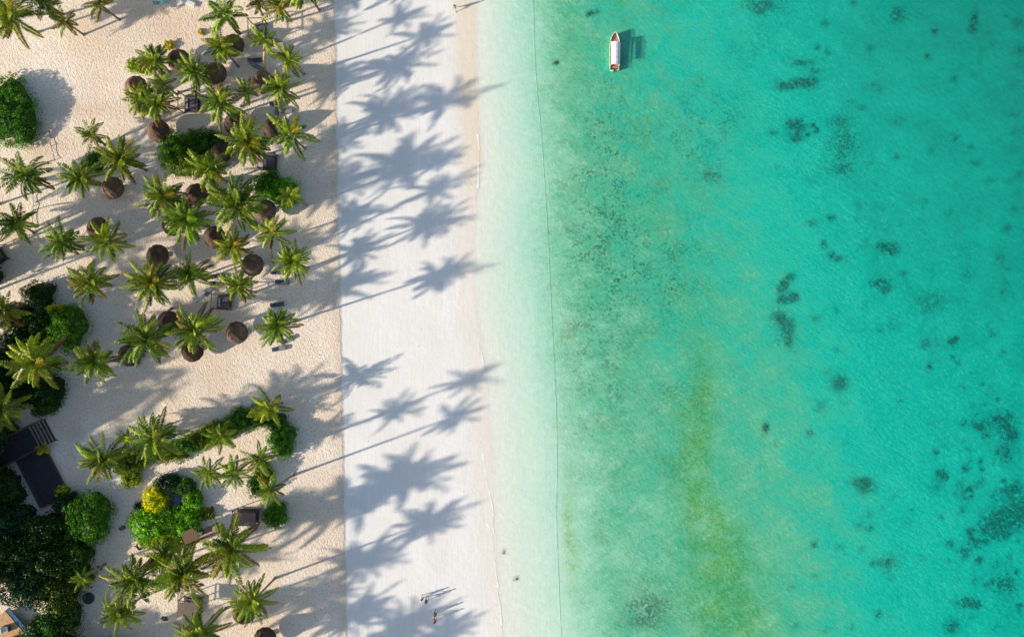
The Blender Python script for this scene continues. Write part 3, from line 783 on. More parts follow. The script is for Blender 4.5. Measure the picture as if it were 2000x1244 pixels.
FOREST = [
 (-5, 965, 42, 40, 4.5, DK, "shaded tree left of the dark deck"), (8, 1026, 52, 40, 5.0, TE, "dark tree under the deck at the left edge"),
 (80, 1040, 46, 40, 4.5, DK, "dark tree just left of the neat round tree"), (20, 1080, 60, 44, 5.5, DK, "dark tree at the left edge, second below the deck"),
 (90, 1100, 46, 44, 4.5, DK, "shaded tree between the round tree and the forest"), (136, 1085, 40, 38, 3.4, MD, "green tree just below the neat round tree"),
 (146, 1128, 30, 30, 3.0, OL, "olive tree by the shaded sandy path"), (45, 1150, 60, 44, 5.0, TE, "dark tree right above the tan terrace corner"),
 (105, 1160, 46, 44, 4.2, OL, "dull olive tree in the lower left forest"), (110, 1215, 42, 40, 4.0, MD, "green tree near the bottom edge by the round cover"),
 (75, 1240, 40, 40, 3.4, DK, "dark tree cut by the bottom edge beside the terrace"), (-35, 1120, 50, 50, 6.5, DK, "tall tree cut by the left edge in the forest"),
 (-45, 960, 50, 60, 7.0, DK, "tall tree beyond the left edge beside the deck"), (-40, 1040, 50, 50, 7.0, DK, "tall tree beyond the left edge under the deck"),
 (-45, 850, 50, 50, 6.5, DK, "tall tree beyond the left edge by the boardwalk"), (-50, 720, 50, 60, 7, DK, "tall tree beyond the left edge at the dense trees"),
 (-120, 900, 60, 60, 13, DK, "tallest tree inland of the boardwalk"), (-130, 1010, 60, 60, 13, DK, "tallest tree inland of the deck"), (-150, 790, 60, 60, 13, DK, "tallest tree inland of the left palms"),
 (-60, 530, 45, 40, 5, DK, "tree beyond the left edge above the rounded crown"),(90, 1290, 60, 40, 6, DK, "tree beyond the bottom edge beside the terrace"),(190, 1300, 60, 40, 7, DK, "tree beyond the bottom edge under the shaded path"),
]
def bush(i, s, grass=False, forest=False):
    cx, cy, rx, ry, h, cols, lab = s
    if lab is None: return
    hh = h * .6; x, y, _ = W(cx, cy, hh); k = (1 - hh / H) / PX
    big = rx > 30
    if forest:
        root = empty("broadleaf_tree", (x, y, 0)); tag(root, lab, "tree", "dense broadleaf trees on the left")
        v, f, c = leaf_dome(0, 0, rx * k, ry * k, h * .35, h, 900 + i, .26, cols, .9, .75)
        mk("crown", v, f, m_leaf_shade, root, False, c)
        r = random.Random(i); b = MB()
        b.tube([(0, 0, -.1), (r.uniform(-.1, .1), r.uniform(-.1, .1), h * .4), (r.uniform(-.3, .3), r.uniform(-.3, .3), h * .7)], [.22, .16, .08], 8)
        for q in range(4):
            a = q * 1.6 + r.random()
            b.tube([(0, 0, h * .3), (math.cos(a) * rx * k * .3, math.sin(a) * ry * k * .3, h * .6), (math.cos(a) * rx * k * .6, math.sin(a) * ry * k * .6, h * .75)], [.1, .07, .03], 6)
        b.build("trunk", m_trunk, root, True)
        return
    rx *= 1.12; ry *= 1.12
    v, f, c = leaf_dome(0, 0, rx * k, ry * k, .15 * h, h, 500 + i, .17 if not grass else .24, cols, 1.0 if not grass else .9, .5 if big else .36, grass)
    o = mk("shrub" if h < 3 else "broadleaf_tree", v, f, m_leaf_shade if (cx < 95 and cy > 560) or cols is TE else m_leaf_lit, None, False, c, (x, y, 0))  # left trees and blue-green bushes take the shade-darkened leaf colour
    tag(o, lab, "shrub" if h < 3 else "tree", "garden shrubs among the palms" if h < 3 else None)
for i, s in enumerate(SHRUBS): bush(i, s)
for i, s in enumerate(GRASSY): bush(60 + i, s, True)
for i, s in enumerate(FOREST): bush(90 + i, s, False, True)

# tiny yellow saplings
def sapling(cx, cy, r_, h, lab, i):
    x, y, _ = W(cx, cy, h); root = empty("palm_sapling", (x, y, 0)); tag(root, lab, "plant")
    V, F, C = crown_arrays(700 + i, 7, .9, .8, 0, 1.2)
    c = mk("crown", V, F, m_palm, root, False, [(.55, .50, .02)] * len(V)); c.location = (0, 0, h * .4)
    s_ = r_ / PX / 1.25; c.scale = (s_, s_, s_)
    MB().tube([(0, 0, 0), (0, 0, h * .4)], .05, 6).build("trunk", m_trunk, root)
sapling(327, 88, 12, .8, "tiny yellow sapling touching the topmost parasol", 0)
sapling(390, 62, 8, .6, "tiny pale sapling on open sand left of the tall curved palm", 1)
sapling(70, 880, 14, 2.2, "small bright yellow plant over the boardwalk railing", 2)

# ------------------------------------------------------------------ thatched parasols
def thatch_material():
    m, t = mat_new("thatch")
    tc = nd(t, 'ShaderNodeTexCoord'); P = tc.outputs['Object']
    at = nd(t, 'ShaderNodeAttribute', attribute_name='ang').outputs['Fac']
    f = noise(t, P, 9, 4, .7); g = noise(t, P, 1.3, 3)
    c = mix(t, ramp01(t, f, .3, .7), (.026, .016, .012), (.15, .095, .068))
    c = mix(t, mathn(t, 'MULTIPLY', ramp01(t, g, .45, .7), .5), c, (.20, .14, .11))
    oi = nd(t, 'ShaderNodeObjectInfo')
    c = mix(t, 1.0, c, mix(t, oi.outputs['Random'], (.7, .68, .68), (1.7, 1.6, 1.55)), 'MULTIPLY')
    b = nd(t, 'ShaderNodeBsdfPrincipled', ins={'Roughness': .85, 'Specular IOR Level': .2}); t.links.new(c, b.inputs['Base Color'])
    bp = nd(t, 'ShaderNodeBump', ins={'Strength': 1, 'Distance': .02}); t.links.new(f, bp.inputs['Height']); t.links.new(bp.outputs[0], b.inputs['Normal'])
    o = nd(t, 'ShaderNodeOutputMaterial'); t.links.new(b.outputs[0], o.inputs[0]); return m
m_thatch = thatch_material()
m_wood = simple("dark_wood", (.10, .065, .045), .75, .35, 5, .01, (1, 8, 1))
m_wood2 = simple("brown_wood", (.20, .11, .065), .7, .35, 5, .01, (8, 1, 1))
m_pole = simple("pole_wood", (.22, .16, .11), .8, .3, 4, .01)
def canopy_mesh(seed):
    r = random.Random(seed); b = MB()
    N = 12; rings = [(0.02, 1.50), (.10, 1.42), (.14, 1.30), (.52, 1.02), (.56, .94), (1.04, .52), (1.08, .43), (1.42, -.02), (1.45, -.10), (1.72, -.58), (1.66, -.66), (1.5, -.45)]
    v = []; f = []
    M = 48
    for (rad, z) in rings:
        for k in range(M):
            a = 2 * math.pi * k / M
            poly = math.cos(math.pi / N) / math.cos((a % (2 * math.pi / N)) - math.pi / N)
            jit = 1 + (r.uniform(-.03, .03) if rad > .2 else 0)
            v.append((math.cos(a) * rad * poly * jit, math.sin(a) * rad * poly * jit, z + r.uniform(-.02, .02)))
    for i in range(len(rings) - 1):
        for k in range(M):
            f.append((i * M + k, i * M + (k + 1) % M, (i + 1) * M + (k + 1) % M, (i + 1) * M + k))
    f.append(tuple(range(M)))
    b.add(v, f)
    # straw fringe
    for k in range(150):
        a = r.uniform(0, 6.283); rd = r.uniform(1.55, 1.7); l = r.uniform(.06, .16)
        p = Vector((math.cos(a) * rd, math.sin(a) * rd, -.56)); t_ = Vector((-math.sin(a), math.cos(a), 0)) * .03
        q = p + Vector((math.cos(a) * l * .6, math.sin(a) * l * .6, -l * .7))
        b.add([p - t_, p + t_, q], [(0, 1, 2)])
    return b
can_data = [canopy_mesh(i).build("canopy", m_thatch).data for i in range(4)]
for o in [o for o in COL.objects if o.name.startswith("canopy")]: bpy.data.objects.remove(o)
PARASOLS = [
 (345, 115, "dark thatched parasol, topmost fully visible one, under the tiny yellow sapling"), (417, 141, "black thatched parasol right of a dark palm, above the upper daybed"),
 (262, 168, "thatched parasol furthest left in the upper grove, half under a palm"), (452, 86, "dark parasol half hidden under the tall curved palm near the top"),
 (510, 158, "thatched parasol at the foot of the yellow trunk palm"), (306, 255, "thatched parasol left above the big tree clump"),
 (456, 240, "parasol half hidden under the bright palm beside the upper daybed"), (531, 249, "brown thatched parasol left of the spiky seaward palm"),
 (430, 295, "black parasol in the shade right of the big tree clump"), (216, 366, "brown thatched parasol below the olive-yellow palm"),
 (380, 379, "dark parasol in the middle grove right of the left edge palm"), (515, 411, "dark parasol mostly under the largest grove palm, seaward side"),
 (187, 445, "dark thatched parasol furthest left, above the palm with the yellow frond"), (334, 438, "purple-brown parasol peeking out left of the pale stemmed palm"),
 (416, 463, "dark parasol right below the pale stemmed palm"), (304, 499, "round thatched parasol above the bright yellow-green palm"),
 (490, 517, "round dark parasol with a red edge, near two purple loungers"), (326, 629, "dark parasol between the two large lower grove palms"),
 (248, 694, "dark parasol at the lower left, mostly under a large palm"), (372, 685, "parasol lowest in the grove, half under a large palm"),
 (460, 650, "lone round thatched parasol right of the lower grove palms"), (473, 1200, "black parasol at the bottom beside a palm"), (515, 1250, "black parasol cut by the bottom edge"),
]
for i, (px, py, lab) in enumerate(PARASOLS):
    h = 2.05; x, y, _ = W(px, py, h)
    root = empty("thatched_parasol", (x, y, 0), i * .37)
    tag(root, lab, "parasol", "thatched parasols in the palm grove")
    MB().tube([(0, 0, -.1), (0, 0, 2.6)], .06, 8).build("pole", m_pole, root, True)
    c = bpy.data.objects.new("canopy", can_data[i % 4]); COL.objects.link(c); c.parent = root; c.location = (0, 0, h)
    c.scale = (1.0, 1.0, 1.0 + .12 * math.sin(i * 2.1))
    if i in (0, 3, 11, 16):
        d = MB().tube([(math.cos(q / 24 * 6.283) * .34, math.sin(q / 24 * 6.283) * .34, 0) for q in range(25)], .03, 6)
    # round wooden side table round the pole
    tb = MB(); n = 20
    v = [(math.cos(2 * math.pi * q / n) * .42, math.sin(2 * math.pi * q / n) * .42, z) for z in (.5, .55) for q in range(n)]
    tb.add(v, [tuple(reversed(range(n))), tuple(range(n, 2 * n))] + [(q, (q + 1) % n, n + (q + 1) % n, n + q) for q in range(n)])
    tb.build("table", m_wood2, root)

# ------------------------------------------------------------------ daybeds
m_mat = simple("grey_cushion", (.25, .24, .27), .8, .15, 3)
m_white = simple("white_cloth", (.78, .77, .75), .8, .06, 3)
m_blue = simple("blue_cloth", (.25, .48, .50), .7, .15, 3)
m_purple = simple("slate_cushion", (.10, .095, .14), .8, .2, 4)
m_straw = simple("straw_slats", (.24, .17, .14), .85, .5, 4, .02, (10, 1, 1))
def daybed(px, py, lab, sx=2.5, sy=2.3, rot=0.0, roof=None, deck=None, ht=2.1):
    x, y, _ = W(px, py, .5)
    root = empty("daybed", (x, y, 0), rot); tag(root, lab, "daybed", "wooden four-poster daybeds")
    hx, hy = sx / 2, sy / 2
    for a in (-1, 1):
        for b in (-1, 1):
            MB().box((a * hx, b * hy, ht / 2), (.11, .11, ht)).build("post", m_wood, root)
    f = MB()
    for a in (-1, 1):
        f.box((a * hx, 0, ht + .05), (.09, sy + .3, .09)); f.box((0, a * hy, ht + .145), (sx + .3, .09, .09))
    f.build("top_frame", m_wood, root)
    d = MB()
    n = 12
    for k in range(n):
        d.box((-hx + .1 + (sx - .2) * (k + .5) / n, 0, .38), ((sx - .2) / n * .86, sy - .14, .06))
    d.box((0, hy - .04, .3), (sx, .07, .1)); d.box((0, -hy + .04, .3), (sx, .07, .1))
    d.build("platform", deck or m_wood, root)
    c = MB(); c.box((-.1, .02, .48), (sx * .72, sy * .74, .13)); c.build("mattress", m_purple, root)
    MB().box((-hx * .55, .02, .60), (.34, sy * .6, .12), 0, .8).build("pillow", m_mat, root)
    if roof:
        rf = MB(); r = random.Random(int(px)); n = 22
        for k in range(n):
            rf.box((-hx + sx * (k + .5) / n, r.uniform(-.08, .08), ht + .26 + r.uniform(0, .03)), (sx / n * .82, sy * r.uniform(.88, 1.0), .05))
        rf.build("slatted_roof", roof, root)
    return root
daybed(375, 203, "dark wooden daybed with open frame, left of the bright palm in the upper grove", 2.6, 2.6)
daybed(507, 62, "straw-slatted daybed in an open frame near the top edge", 2.2, 2.5, .02, None, m_straw)
daybed(527, 318, "dark daybed in open frame right of the large radial palm", 2.3, 2.2, -.03)
daybed(438, 590, "brown slatted daybed under the palm with the leaning trunk foot", 2.5, 2.2, -.05, None, m_wood2)
daybed(484, 1007, "daybed with a weathered slatted roof left of the neat round bush", 3.5, 2.0, -.03, m_straw, None, 1.9)
daybed(376, 1180, "daybed with a ragged straw roof below the huge lower palm", 2.9, 2.2, -.06, m_straw, None, 1.9)
daybed(-6, 500, "dark open frame daybed cut by the left edge", 2.4, 2.4, .6)

# ------------------------------------------------------------------ loungers
def lounger(px, py, rot, lab, frame, cushion, back=True):
    x, y, _ = W(px, py, .35); root = empty("sun_lounger", (x, y, 0), rot); tag(root, lab, "sun lounger", "sun loungers in the palm grove")
    f = MB(); f.box((0, .30, .30), (1.95, .06, .08)); f.box((0, -.30, .30), (1.95, .06, .08)); f.box((.95, 0, .30), (.06, .54, .08))
    f.build("frame", frame, root)
    for a in (-.8, .8):
        for b in (-.28, .28):
            MB().box((a, b, .13), (.07, .05, .26)).build("leg", frame, root)
    MB().box((.28, 0, .385), (1.3, .58, .09)).build("seat_cushion", cushion, root)
    b = MB(); hx = .62
    v = [(-.37, -.29, .36), (-.37, .29, .36), (-.95, .29, .72), (-.95, -.29, .72), (-.41, -.29, .43), (-.41, .29, .43), (-.99, .29, .79), (-.99, -.29, .79)]
    b.add(v, [(0, 1, 2, 3), (7, 6, 5, 4), (0, 4, 5, 1), (1, 5, 6, 2), (2, 6, 7, 3), (3, 7, 4, 0)]); b.build("backrest", cushion, root)
L = [(426, 540, .02, "slate lounger, upper one of the pair left of the lower leaning palm", m_wood, m_purple), (424, 554, -.03, "slate lounger, lower one of the pair left of the lower leaning palm", m_wood, m_purple),
     (543, 532, -.02, "slate lounger half under the compact seaward palm", m_wood, m_purple), (552, 551, -.04, "brown and slate lounger just below the compact seaward palm", m_wood2, m_purple),
     (542, 595, .12, "brown lounger in shade above the lone seaward palm", m_wood2, m_purple), (546, 681, .15, "grey lounger at the lower side of the lone seaward palm", m_wood2, m_mat),
     (561, 664, .5, "grey lounger turned beside the lone seaward palm", m_wood2, m_mat), (498, 118, .1, "dark lounger left of the yellow trunk", m_wood, m_purple), (503, 131, -.5, "grey tilted lounger above the parasol at the yellow trunk", m_wood, m_mat),
     (559, 217, 0, "brown lounger on sunny sand between two seaward palms", m_wood2, m_mat), (541, 217, 1.4, "grey lounger set crosswise between two seaward palms", m_wood, m_mat), (541, 203, .1, "dark lounger at the foot of the full green palm", m_wood, m_purple),
     (346, 9, .5, "white lounger near the top edge, middle of three", m_white, m_white), (369, 6, -.4, "white lounger near the top edge, right of three", m_white, m_white), (314, 6, .2, "teal lounger near the top edge, left of three", m_white, m_blue),
     (389, 577, .75, "white lounger on the sand left of the brown slatted daybed", m_white, m_white), (411, 567, 1.0, "pale grey lounger between the white one and the slate pair", m_white, m_mat)]
for l in L: lounger(*l)
# towel, bag and small things
def towel(px, py, rz, mat, lab, sx=1.5, sy=.7):
    x, y, _ = G(px, py, 0); v = []; f = []; r = random.Random(int(px * 3 + py)); nx, ny = 10, 5
    for j in range(ny + 1):
        for i in range(nx + 1): v.append(((i / nx - .5) * sx, (j / ny - .5) * sy, .05 + r.uniform(0, .03)))
    f = [(j * (nx + 1) + i, j * (nx + 1) + i + 1, (j + 1) * (nx + 1) + i + 1, (j + 1) * (nx + 1) + i) for j in range(ny) for i in range(nx)]
    o = mk("towel", v, f, mat, None, True, None, (x, y, 0)); o.rotation_euler = (0, 0, rz); tag(o, lab, "towel")
towel(386, 588, .8, m_blue, "blue towel end spread on sand by the white lounger", .7, .4)

# ------------------------------------------------------------------ pots, stones, cover, pond, statue
m_stone = simple("stone", (.16, .15, .14), .9, .5, 8, .03)
m_dark = simple("dark_metal", (.06, .06, .065), .5, .3, 6)
m_clay = simple("clay", (.30, .22, .17), .8, .25, 5)
def rock_pile(px, py, r_, lab, seed):
    x, y, _ = G(px, py); r = random.Random(seed); b = MB()
    for k in range(9):
        a = r.uniform(0, 6.28); d = r.uniform(0, r_ * .6); s = r_ * r.uniform(.3, .55); v = []; n = 8
        cx, cy = math.cos(a) * d, math.sin(a) * d
        for (zz, kk) in ((0, .9), (s * .5, 1.0), (s * .9, .55)):
            for q in range(n):
                j = r.uniform(.8, 1.15); v.append((cx + math.cos(q * .785) * s * kk * j, cy + math.sin(q * .785) * s * kk * j, zz - .02))
        f = [(i * n + q, i * n + (q + 1) % n, (i + 1) * n + (q + 1) % n, (i + 1) * n + q) for i in range(2) for q in range(n)] + [tuple(range(2 * n, 3 * n))]
        b.add(v, f)
    o = b.build("rock_pile", m_stone, None); o.location = (x, y, 0); tag(o, lab, "rocks")
rock_pile(240, 1032, .62, "small pile of grey stones left of the feathery bush", 1)
rock_pile(195, 1110, .5, "dark stone cluster on the shaded path by the olive tree", 2)
rock_pile(322, 1208, .55, "dark rock cluster on shaded sand near the bottom palms", 3)
# fire-pit grille
def disc(n, r_, z): return [(math.cos(2 * math.pi * k / n) * r_, math.sin(2 * math.pi * k / n) * r_, z) for k in range(n)]
x, y, _ = G(174, 1167); root = empty("fire_pit", (x, y, 0)); tag(root, "round dark fire pit with a grille on the shaded path", "fire pit")
b = MB(); n = 28; v = disc(n, .85, 0) + disc(n, .85, .22) + disc(n, .72, .22) + disc(n, .72, .05)
b.add(v, [(i * n + q, i * n + (q + 1) % n, (i + 1) * n + (q + 1) % n, (i + 1) * n + q) for i in range(3) for q in range(n)] + [tuple(range(3 * n, 4 * n))]); b.build("bowl", m_dark, root)
b = MB()
for k in range(-5, 6):
    hw = math.sqrt(max(0, .72 ** 2 - (k * .12) ** 2)); b.box((k * .12, 0, .20), (.03, hw * 2, .02))
b.build("grille", m_stone, root)
# statue by the feathery bush
x, y, _ = G(273, 1066); root = empty("driftwood_sculpture", (x, y, 0)); tag(root, "dark upright driftwood piece in a patch of sun left of the lower cluster", "driftwood")
b = MB(); b.tube([(0, -.5, 0), (.1, -.2, .5), (0, .2, .8), (-.1, .6, .6)], [.18, .2, .16, .08], 8); b.tube([(.1, -.2, .5), (.5, 0, .8)], [.12, .05], 6); b.tube([(0, .2, .7), (-.4, .3, 1.0)], [.1, .04], 6); b.build("branch", m_wood, root, True)
# pond
m_pond = simple("pond_water", (.02, .045, .09), .08, .4, 3, .02, None, .8)
x, y, _ = G(346, 980); root = empty("garden_pond", (x, y, 0)); tag(root, "small dark blue garden pond between the yellow bush and a bright green bush", "pond")
n = 26; pr = [1 + .12 * math.sin(k * .9) for k in range(n)]
b = MB(); v = [(math.cos(2 * math.pi * k / n) * 1.7 * pr[k], math.sin(2 * math.pi * k / n) * 1.35 * pr[k], .12) for k in range(n)]; b.add(v, [tuple(range(n))]); b.build("water_surface", m_pond, root)
b = MB(); r = random.Random(9)
for k in range(40):
    a = 2 * math.pi * k / 40; s = r.uniform(.14, .24); b.box((math.cos(a) * 1.8, math.sin(a) * 1.45, .1), (s * 1.5, s * 1.4, .26), r.random(), .7)
b.build("stone_rim", m_stone, root)
# plank walk by the lower cluster with a box planter
x, y, _ = G(408, 1040); root = empty("plank_walk", (x, y, 0), .45); tag(root, "sunlit timber plank walk between the pond plants and the huge palm", "planks")
b = MB()
for k in range(6): b.box((0, -.75 + k * .3, .08 + .004 * (k % 2)), (3.6, .25, .06))
b.build("planks", simple("pale_timber", (.42, .30, .20), .8, .3, 4, .01, (1, 10, 1)), root)
x, y, _ = G(393, 1038, 0); root = empty("box_planter", (x, y, 0), .05); tag(root, "dark green box planter standing on the plank walk", "planter")
b = MB(); b.box((0, 0, .35), (.95, .75, .5)); b.build("box", simple("planter_green", (.05, .09, .08), .7, .2, 4), root)
b = MB(); b.box((0, 0, .61), (.85, .65, .04)); b.build("soil", m_stone, root)
# brown timber hut roof piece beside it
x, y, _ = W(372, 1050, 1.9); root = empty("timber_shelter", (x, y, 0), .45); tag(root, "brown plank shelter roof hidden under the feathery bush and palms", "shelter")
b = MB()
for k in range(12): b.box((-.95 + k * .17, 0, 1.95 + .01 * (k % 2)), (.15, 2.3, .05))
b.build("roof", m_wood2, root)
for a in (-.85, .85):
    for c in (-1, 1): MB().box((a, c, .96), (.1, .1, 1.92)).build("post", m_wood, root)

# ------------------------------------------------------------------ boardwalk, deck, terrace
m_deck = simple("deck_boards", (.040, .033, .042), .7, .35, 3, .01, (1, 9, 1))
def quad_frame(p0, p1):
    d = Vector((p1[0] - p0[0], p1[1] - p0[1], 0)); return d.length, math.atan2(d.y, d.x)
# boardwalk runs from lower left to upper right, steps at its sea end
A = Vector(G(-20, 903)); Bp = Vector(G(102, 838)); ln, ang = quad_frame(A, Bp)
root = empty("boardwalk", A, ang); tag(root, "dark timber boardwalk with steps and handrails at the left edge", "boardwalk")
b = MB(); wd = 3.6
nb = int((ln - 2.2) / .16)
for k in range(nb):
    xx = .08 + k * .16
    z = 1.0 if xx > 2.8 else .72 if xx > 1.9 else 1.0
    b.box((xx, 0, z), (.135, wd, .06))
b.build("deck", m_deck, root)
b = MB()
for k in range(5):
    b.box((ln - 2.0 + k * .42, 0, .86 - k * .18), (.24, wd, .06))
b.build("steps", m_deck, root)
b = MB()
for k in range(4): b.box((2.0 + k * .45, 0, 1.10 + .1 * k), (.20, wd, .06))
b.build("steps", m_deck, root)
for s in (-1, 1):
    b = MB(); b.tube([(0, s * wd / 2, 2.0), (ln - 2.0, s * wd / 2, 1.95), (ln, s * wd / 2, 1.1)], .06, 8); b.tube([(0, s * wd / 2, 1.45), (ln - 2.0, s * wd / 2, 1.4), (ln, s * wd / 2, .6)], .04, 6)
    b.build("handrail", m_wood, root)
    for k in range(6):
        xx = k * ln / 5; MB().box((xx, s * wd / 2, .95 if k < 5 else .6), (.1, .1, 1.95 if k < 5 else 1.2)).build("post", m_wood, root)
# platform beside it
A = Vector(G(36, 900)); Bp = Vector(G(90, 872)); ln, ang = quad_frame(A, Bp)
dd = Vector(G(132, 962)) - Vector(G(82, 872)); dep = dd.length
root = empty("timber_deck", A, ang); tag(root, "large dark timber deck platform below the boardwalk at the left", "deck")
b = MB(); nb = int(dep / .17)
for k in range(nb): b.box((ln / 2, -(k + .5) * .17, .55), (ln, .145, .06))
b.build("boards", m_deck, root)
b = MB(); b.box((ln - .04, -dep / 2, .28), (.06, dep, .5)); b.box((ln / 2, -dep - .03, .28), (ln, .06, .5)); b.build("skirt_board", m_wood, root)
# tan terrace at the bottom left corner
m_tan = simple("terrace_tiles", (.50, .28, .13), .7, .2, 2)
m_edge_shade = simple("edge_shade", (.05, .13, .22), .15, .25, 3, .01, None, .6)  # dark blue standing in for shade, not a pool
P1 = Vector(G(28, 1196)); P2 = Vector(G(76, 1252)); ln, ang = quad_frame(P1, P2)
root = empty("terrace", P1, ang); tag(root, "tan tiled terrace with edge shade as a blue strip in the bottom left corner", "terrace")
b = MB(); b.box((ln / 2 , -4.0, .9), (ln + 2.0, 7.9, .2))
b.build("floor", m_tan, root)
b = MB(); b.box((ln / 2 - .2, -4.0, .4), (ln + 1.0, 7.2, .8)); b.build("base_wall", m_clay, root)
MB().box((ln / 2, .35, .85), (ln + 2.0, .55, .2)).build("shade_strip", m_edge_shade, root)  # strip that paints the shade along the terrace edge
for (dx, lab) in ((1.2, "white cushion seat on the tan terrace, nearer its corner"), (3.3, "white cushion seat on the tan terrace, cut by the bottom edge")):
    p = root.matrix_basis @ Vector((dx, -1.6, 2.3))
    q = P1 + Vector((math.cos(ang) * dx + math.sin(ang) * 1.5, math.sin(ang) * dx - math.cos(ang) * 1.5, 1.0))
    rr = empty("cushioned_armchair", q, ang + 1.0); tag(rr, lab, "armchair")
    MB().box((0, 0, .2), (1.0, .9, .4)).build("base", m_wood2, rr); MB().box((0, 0, .46), (.9, .8, .12), 0, .92).build("cushion", m_white, rr); MB().box((-.42, 0, .66), (.14, .8, .3)).build("backrest", m_white, rr)
    if dx > 2: break

# ------------------------------------------------------------------ rope lines
m_rope = simple("dark_rope", (.10, .09, .08), .8, .2, 8)
def rope_fence(pts, lab, hh=.35, mat=m_rope):
    p0 = Vector(G(*pts[0])); root = empty("rope_fence", p0); tag(root, lab, "rope fence")
    q = [Vector(G(*p)) - p0 for p in pts]
    path = []
    for i in range(len(q) - 1):
        for k in range(6):
            t = k / 6; v = q[i].lerp(q[i + 1], t); path.append((v.x, v.y, hh - .12 * 4 * t * (1 - t)))
    path.append((q[-1].x, q[-1].y, hh))
    MB().tube(path, .035, 6).build("rope", mat, root)
    for v in q: MB().tube([(v.x, v.y, -.1), (v.x, v.y, hh + .08)], .05, 6).build("stake", m_pole, root)
rope_fence([(78, 264), (99, 257), (102, 285), (109, 312), (96, 317)], "low rope and stakes marking the sand court at the upper left")
rope_fence([(66, 378), (68, 402), (65, 443)], "thin rope line on sand beside the palm with a slanting trunk")

# line lying in the shallow water
def ROPE_Z(px, py): return float(np.interp((px - float(shore_x(py))) / PX, depth_k, depth_v)) + .0
pts = [(1040, -60), (1043, 60), (1047, 160), (1056, 240), (1062, 330), (1069, 430), (1075, 560), (1080, 660), (1086, 790), (1089, 900), (1086, 1000), (1090, 1100), (1094, 1200), (1099, 1300)]
ya = np.arange(-60, 1300, 12); xa = np.interp(ya, [p[1] for p in pts], [p[0] for p in pts]); xa = np.convolve(np.pad(xa, 3, 'edge'), np.ones(7) / 7, 'valid')
b = MB(); b.tube([(G(x, y)[0], G(x, y)[1], ROPE_Z(x, y)) for x, y in zip(xa, ya)], .035, 6)
o = b.build("swim_line", simple("rope_teal", (.66, .70, .58), .8, .2, 1), None, True); tag(o, "long thin swimming rope running parallel to the shore in shallow water", "rope")

# ------------------------------------------------------------------ sea weed and coral on the bed
m_weed = foliage("sea_weed", trans=.1, rough=.8, spec=.1, scale=2)
m_coral = simple("coral_rock", (.05, .055, .04), .9, .6, 2.5, .08)
bx_ = np.interp
def bed_z(px, py):
    d = (px - float(shore_x(py))) / PX; return float(np.interp(d, depth_k, depth_v))
def weed(blobs, lab, seed, dens=7.0, col=(.012, .028, .018), size=.32):
    r = np.random.default_rng(seed); P = []
    cx = np.mean([b[0] for b in blobs]); cy = np.mean([b[1] for b in blobs]); x0, y0, _ = G(cx, cy)
    for (bx, by, sx, sy) in blobs:
        n = int(dens * sx * sy / PX / PX * 7)
        P.append(np.stack([(bx + r.normal(size=n) * sx * .55 - 1000) / PX, (622 - by + r.normal(size=n) * sy * .55) / PX], -1))
    P = np.concatenate(P); V = []; F = []; C = []; n = 0; z0 = bed_z(cx, cy)
    for (x, y) in P:
        s = size * .36 * r.uniform(.4, 1.6); k = 6; c = np.array(col) * r.uniform(.6, 1.6)
        ph = r.uniform(0, 6)
        ring = [(x - x0 + math.cos(ph + q * 1.047) * s * r.uniform(.45, 1.1), y - y0 + math.sin(ph + q * 1.047) * s * r.uniform(.45, 1.1), z0 - .03) for q in range(k)]
        V += ring + [(x - x0, y - y0, z0 + .10 * r.uniform(.6, 1.6))]; C += [c] * (k + 1)
        F += [(n + q, n + (q + 1) % k, n + k) for q in range(k)]; n += k + 1
    o = mk("seaweed_patch", V, F, m_weed, None, False, C, (x0, y0, 0)); tag(o, lab, "seaweed", "dark weed patches on the sea bed")
def coral(px, py, r_, lab, seed):
    x, y, _ = G(px, py); z0 = bed_z(px, py); r = random.Random(seed); b = MB(); R0 = r_ / PX * .75
    for k in range(max(3, int(r_ / 2.2))):
        a = r.uniform(0, 6.28); d = R0 * math.sqrt(r.random()) * .75; s = R0 * r.uniform(.35, .6); n = 9; cx, cy = math.cos(a) * d, math.sin(a) * d; v = []
        for (zz, kk) in ((-.1, 1.05), (.06, .9), (.13, .5)):
            for q in range(n):
                j = r.uniform(.78, 1.15); v.append((cx + math.cos(q * 6.283 / n) * s * kk * j, cy + math.sin(q * 6.283 / n) * s * kk * j, z0 + zz))
        b.add(v, [(i * n + q, i * n + (q + 1) % n, (i + 1) * n + (q + 1) % n, (i + 1) * n + q) for i in range(2) for q in range(n)] + [tuple(range(2 * n, 3 * n))])
    o = b.build("coral_head", m_coral, None, True); o.location = (x, y, 0); tag(o, lab, "coral", "dark coral heads under water")
for w_ in WEEDS: weed(*w_['a'], **w_['k'])
for i, c in enumerate(CO):
    if c[3]: coral(c[0], c[1], c[2], c[3], 40 + i)

